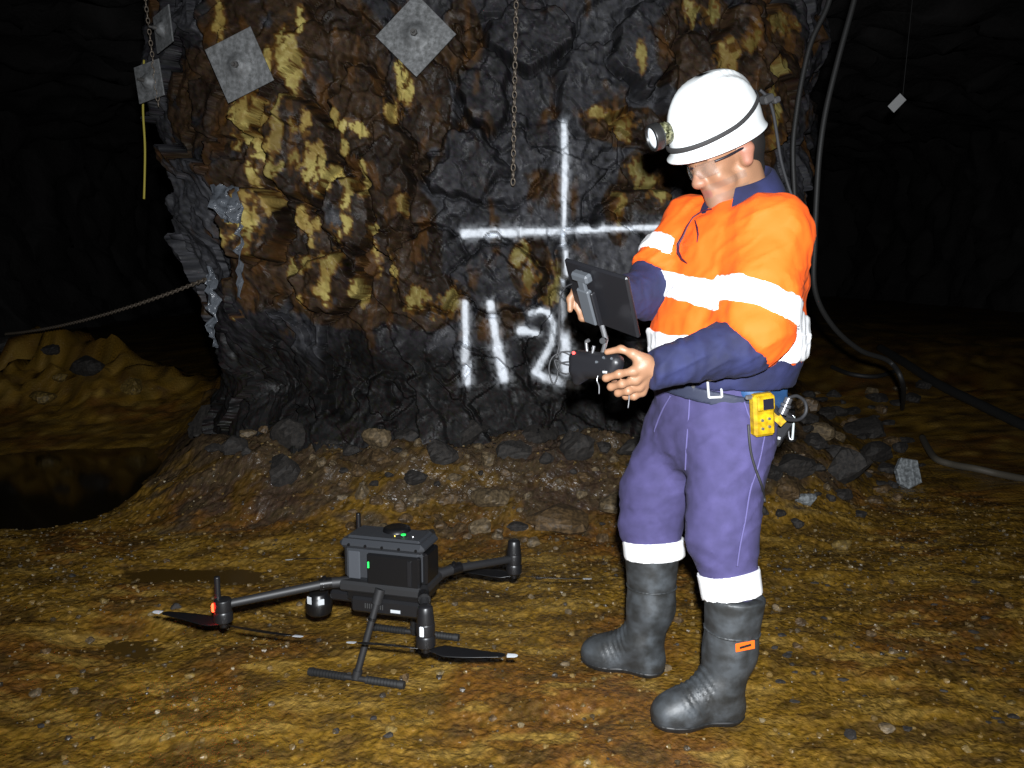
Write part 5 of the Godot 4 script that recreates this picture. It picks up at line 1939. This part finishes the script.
func build_belt_gear():
	var eye := Vector3(0, EYE, 0)
	var tr: Field = fields.trousers
	var web := mat("belt_webbing", lin(0.014, 0.018, 0.040), 0.7)
	tri(web, 12.0, crease_tex, 0.3)
	var metal: Material = mats.bare_metal
	var black := mat("pack_black", lin(0.012, 0.012, 0.014), 0.4)
	# belt, laid round the waist
	var f := Field.new(0.02)
	f.add(P(714, 360, 2.33), P(712, 415, 2.34), 0.192, 0.190, FWD, 0.87)
	fields.belt = f
	var bn := Vector3(0.16, 1.0, 0.05).normalized()
	var bc := P(714, 389, 2.33)
	var belt := piece("belt", net_mesh([f.net(0.0055, 0.002, [[bc + bn * 0.019, bn], [bc - bn * 0.019, -bn]])]), web, null)
	var bp := f.hit(eye, P(715, 388, 2.0))
	var n := f.grad(bp)
	var bf := frame(bp + n * 0.006, Vector3(n.z, 0.10, -n.x), Vector3(-0.25, 1, 0))
	var bw := 0.017
	var bh := 0.024
	put("buckle", join([rod(bf * Vector3(-bw, -bh, 0), bf * Vector3(bw, -bh, 0), 0.0035), rod(bf * Vector3(-bw, bh, 0), bf * Vector3(bw, bh, 0), 0.0035), rod(bf * Vector3(-bw, -bh, 0), bf * Vector3(-bw, bh, 0), 0.0035), rod(bf * Vector3(bw, -bh, 0), bf * Vector3(bw, bh, 0), 0.0035)]), mat("buckle_steel", lin(0.55, 0.56, 0.56), 0.35, 0.3), belt)
	for q in [[694, 386], [676, 382]]:
		var sp := f.hit(eye, P(q[0], q[1], 2.0))
		var sn := f.grad(sp)
		put("eyelet", cyl(0.005, 0.005, 0.006, 12), metal, belt, along(sp, sp + sn * 0.006))
	# blue pad behind the hip
	var pad := Field.new(0.012)
	pad.add(P(748, 390, 2.17), P(778, 390, 2.27), 0.026, 0.026, Vector3.UP, 1.25)
	pad.add(P(756, 396, 2.165), P(779, 402, 2.27), 0.026, 0.026)
	piece("hip_pad", net_mesh([pad.net(0.005)]), mat("pad_blue", lin(0.018, 0.065, 0.17), 0.6), belt)
	# purple cord of the glasses on the chest
	var sh: Field = fields.shirt
	var ribbon := mat("cord_purple", lin(0.045, 0.006, 0.025), 0.6)
	for list in [[[713, 211], [704, 213], [695, 219], [689, 228], [685, 237], [680, 245], [680, 253], [684, 260], [689, 264]], [[697, 222], [699, 229], [700, 236], [699, 243]]]:
		var v := PackedVector3Array()
		var m: int = list.size()
		var pts := []
		for q in list:
			var p := sh.hit(eye, P(q[0], q[1], 2.0))
			pts.append(p + sh.grad(p) * 0.008)
		for i in m:
			var d: Vector3 = (pts[mini(i + 1, m - 1)] - pts[maxi(i - 1, 0)]).normalized()
			var nn := sh.grad(pts[i])
			var across := d.cross(nn).normalized()
			var half: float = (0.0075 if m > 5 else 0.0035) * sin(PI * (i + 0.6) / (m + 0.2))
			for e in [[-1, 0], [0, 1], [1, 0], [0, -1], [-1, 0]]:
				v.append(pts[i] + across * half * e[0] + nn * 0.002 * e[1])
		piece("glasses_cord", grid_mesh(v, 5, m, PackedColorArray(), false, true), ribbon, null)
	# yellow gas detector clipped to the belt
	var yellow := mat("detector_yellow", lin(0.52, 0.34, 0.005), 0.45)
	tri(yellow, 10.0, crease_tex, 0.3, null, ramp_tex(95, 0.03, 4, Color(0.72, 0.68, 0.6), Color(1, 1, 1), 128, 1.6))
	var gp := tr.hit(eye, P(758, 412, 2.0)) + Vector3(0.0, 0, 0.036)
	var g := thing("gas_detector", "yellow hand-sized gas detector clipped to the person's belt", "gas detector", gp)
	g.basis = Basis(Vector3.UP, 0.25) * Basis(Vector3(0, 0, 1), 0.09)
	put("body", join([[bevel_box(Vector3(0.060, 0.112, 0.032), 0.007), Transform3D()], [bevel_box(Vector3(0.050, 0.040, 0.010), 0.004), Transform3D(Basis(), Vector3(0.002, 0.032, 0.018))]]), yellow, g)
	put("screen", bevel_box(Vector3(0.030, 0.028, 0.003), 0.001), mat("detector_screen", lin(0.012, 0.012, 0.02), 0.15), g, Transform3D(Basis(), Vector3(0.006, 0.030, 0.0235)))
	for q in [[-0.010, -0.012], [0.010, -0.010], [-0.010, -0.034], [0.010, -0.031]]:
		put("button", cyl(0.0042, 0.0035, 0.004, 12), metal, g, Transform3D(Basis(Vector3.RIGHT, PI / 2), Vector3(q[0], q[1], 0.018)))
	put("belt_clip", join([[bevel_box(Vector3(0.024, 0.07, 0.006), 0.002), Transform3D(Basis(), Vector3(0, 0.02, -0.020))], [bevel_box(Vector3(0.02, 0.012, 0.012), 0.003), Transform3D(Basis(), Vector3(-0.036, 0.050, 0.0))]]), metal, g)
	# lamp battery behind the hip, with its strap, plug and cable loop
	var bo := P(779, 428, 2.30)
	var b := thing("lamp_battery", "black lamp battery with yellow strap hanging behind the person's hip", "battery", bo)
	put("case", join([[bevel_box(Vector3(0.045, 0.105, 0.05), 0.008), Transform3D(Basis(Vector3(0, 0, 1), -0.5), Vector3.ZERO)], [bevel_box(Vector3(0.03, 0.03, 0.035), 0.006), Transform3D(Basis(Vector3(0, 0, 1), -0.5), Vector3(-0.035, -0.055, 0.0))]]), black, b)
	put("strap", prism([Vector2(0, 0.012), Vector2(0.022, -0.005), Vector2(0.056, -0.042), Vector2(0.042, -0.056), Vector2(0.012, -0.030), Vector2(0, -0.018)], 0.004, 0.0008), yellow, b, Transform3D(Basis(), P(766, 406, 2.185) - bo))
	put("loop_label", bevel_box(Vector3(0.014, 0.008, 0.002), 0.0005), mats.silver_label, b, Transform3D(Basis(Vector3(0, 0, 1), -0.2), P(778, 438, 2.262) - bo))
	var plug_a := P(782, 414, 2.22) - bo
	var plug_b := P(789, 398, 2.22) - bo
	var plug_m := mat("plug_metal", lin(0.14, 0.14, 0.15), 0.3, 0.6)
	put("plug", join([rod(plug_a, plug_a.lerp(plug_b, 0.4), 0.013), rod(plug_a.lerp(plug_b, 0.45), plug_a.lerp(plug_b, 0.62), 0.015), rod(plug_a.lerp(plug_b, 0.66), plug_b, 0.011)]), plug_m, b)
	var pts := []
	for q in [[789, 398, 2.22], [797, 396, 2.23], [805, 402, 2.24], [806, 412, 2.24], [800, 419, 2.23], [790, 420, 2.21], [780, 416, 2.19], [772, 405, 2.17], [769, 392, 2.16], [770, 378, 2.17], [771, 366, 2.19]]:
		pts.append(P(q[0], q[1], q[2]) - bo)
	put("cable", tube(pts, 0.0048, 8), mats.cable_black, b)
	var dang := []
	for q in [[747, 425], [748, 440], [750, 455], [754, 470], [759, 485]]:
		var p := tr.hit(eye, P(q[0], q[1], 2.0))
		dang.append(p + tr.grad(p) * 0.009)
	dang.append(P(764, 496, 2.20))
	dang.append(P(765, 502, 2.20))
	for i in dang.size():
		dang[i] -= bo
	put("cord", tube(dang, 0.0035, 8), mats.cable_black, b)
	var car := thing("carabiner", "slim bright metal carabiner hanging beside the yellow strap", "carabiner", P(793, 428, 2.28))
	put("gate", join([rod(Vector3(0.0015, 0.033, 0), Vector3(0.0, -0.033, 0), 0.0034)]), mat("chrome", lin(0.62, 0.68, 0.67), 0.3, 0.5), car)
	put("spine", tube([Vector3(0.0015, 0.033, 0), Vector3(-0.006, 0.036, -0.004), Vector3(-0.010, 0.02, -0.006), Vector3(-0.009, -0.02, -0.006), Vector3(-0.004, -0.034, -0.003), Vector3(0, -0.033, 0)], 0.0024, 8), metal, car)
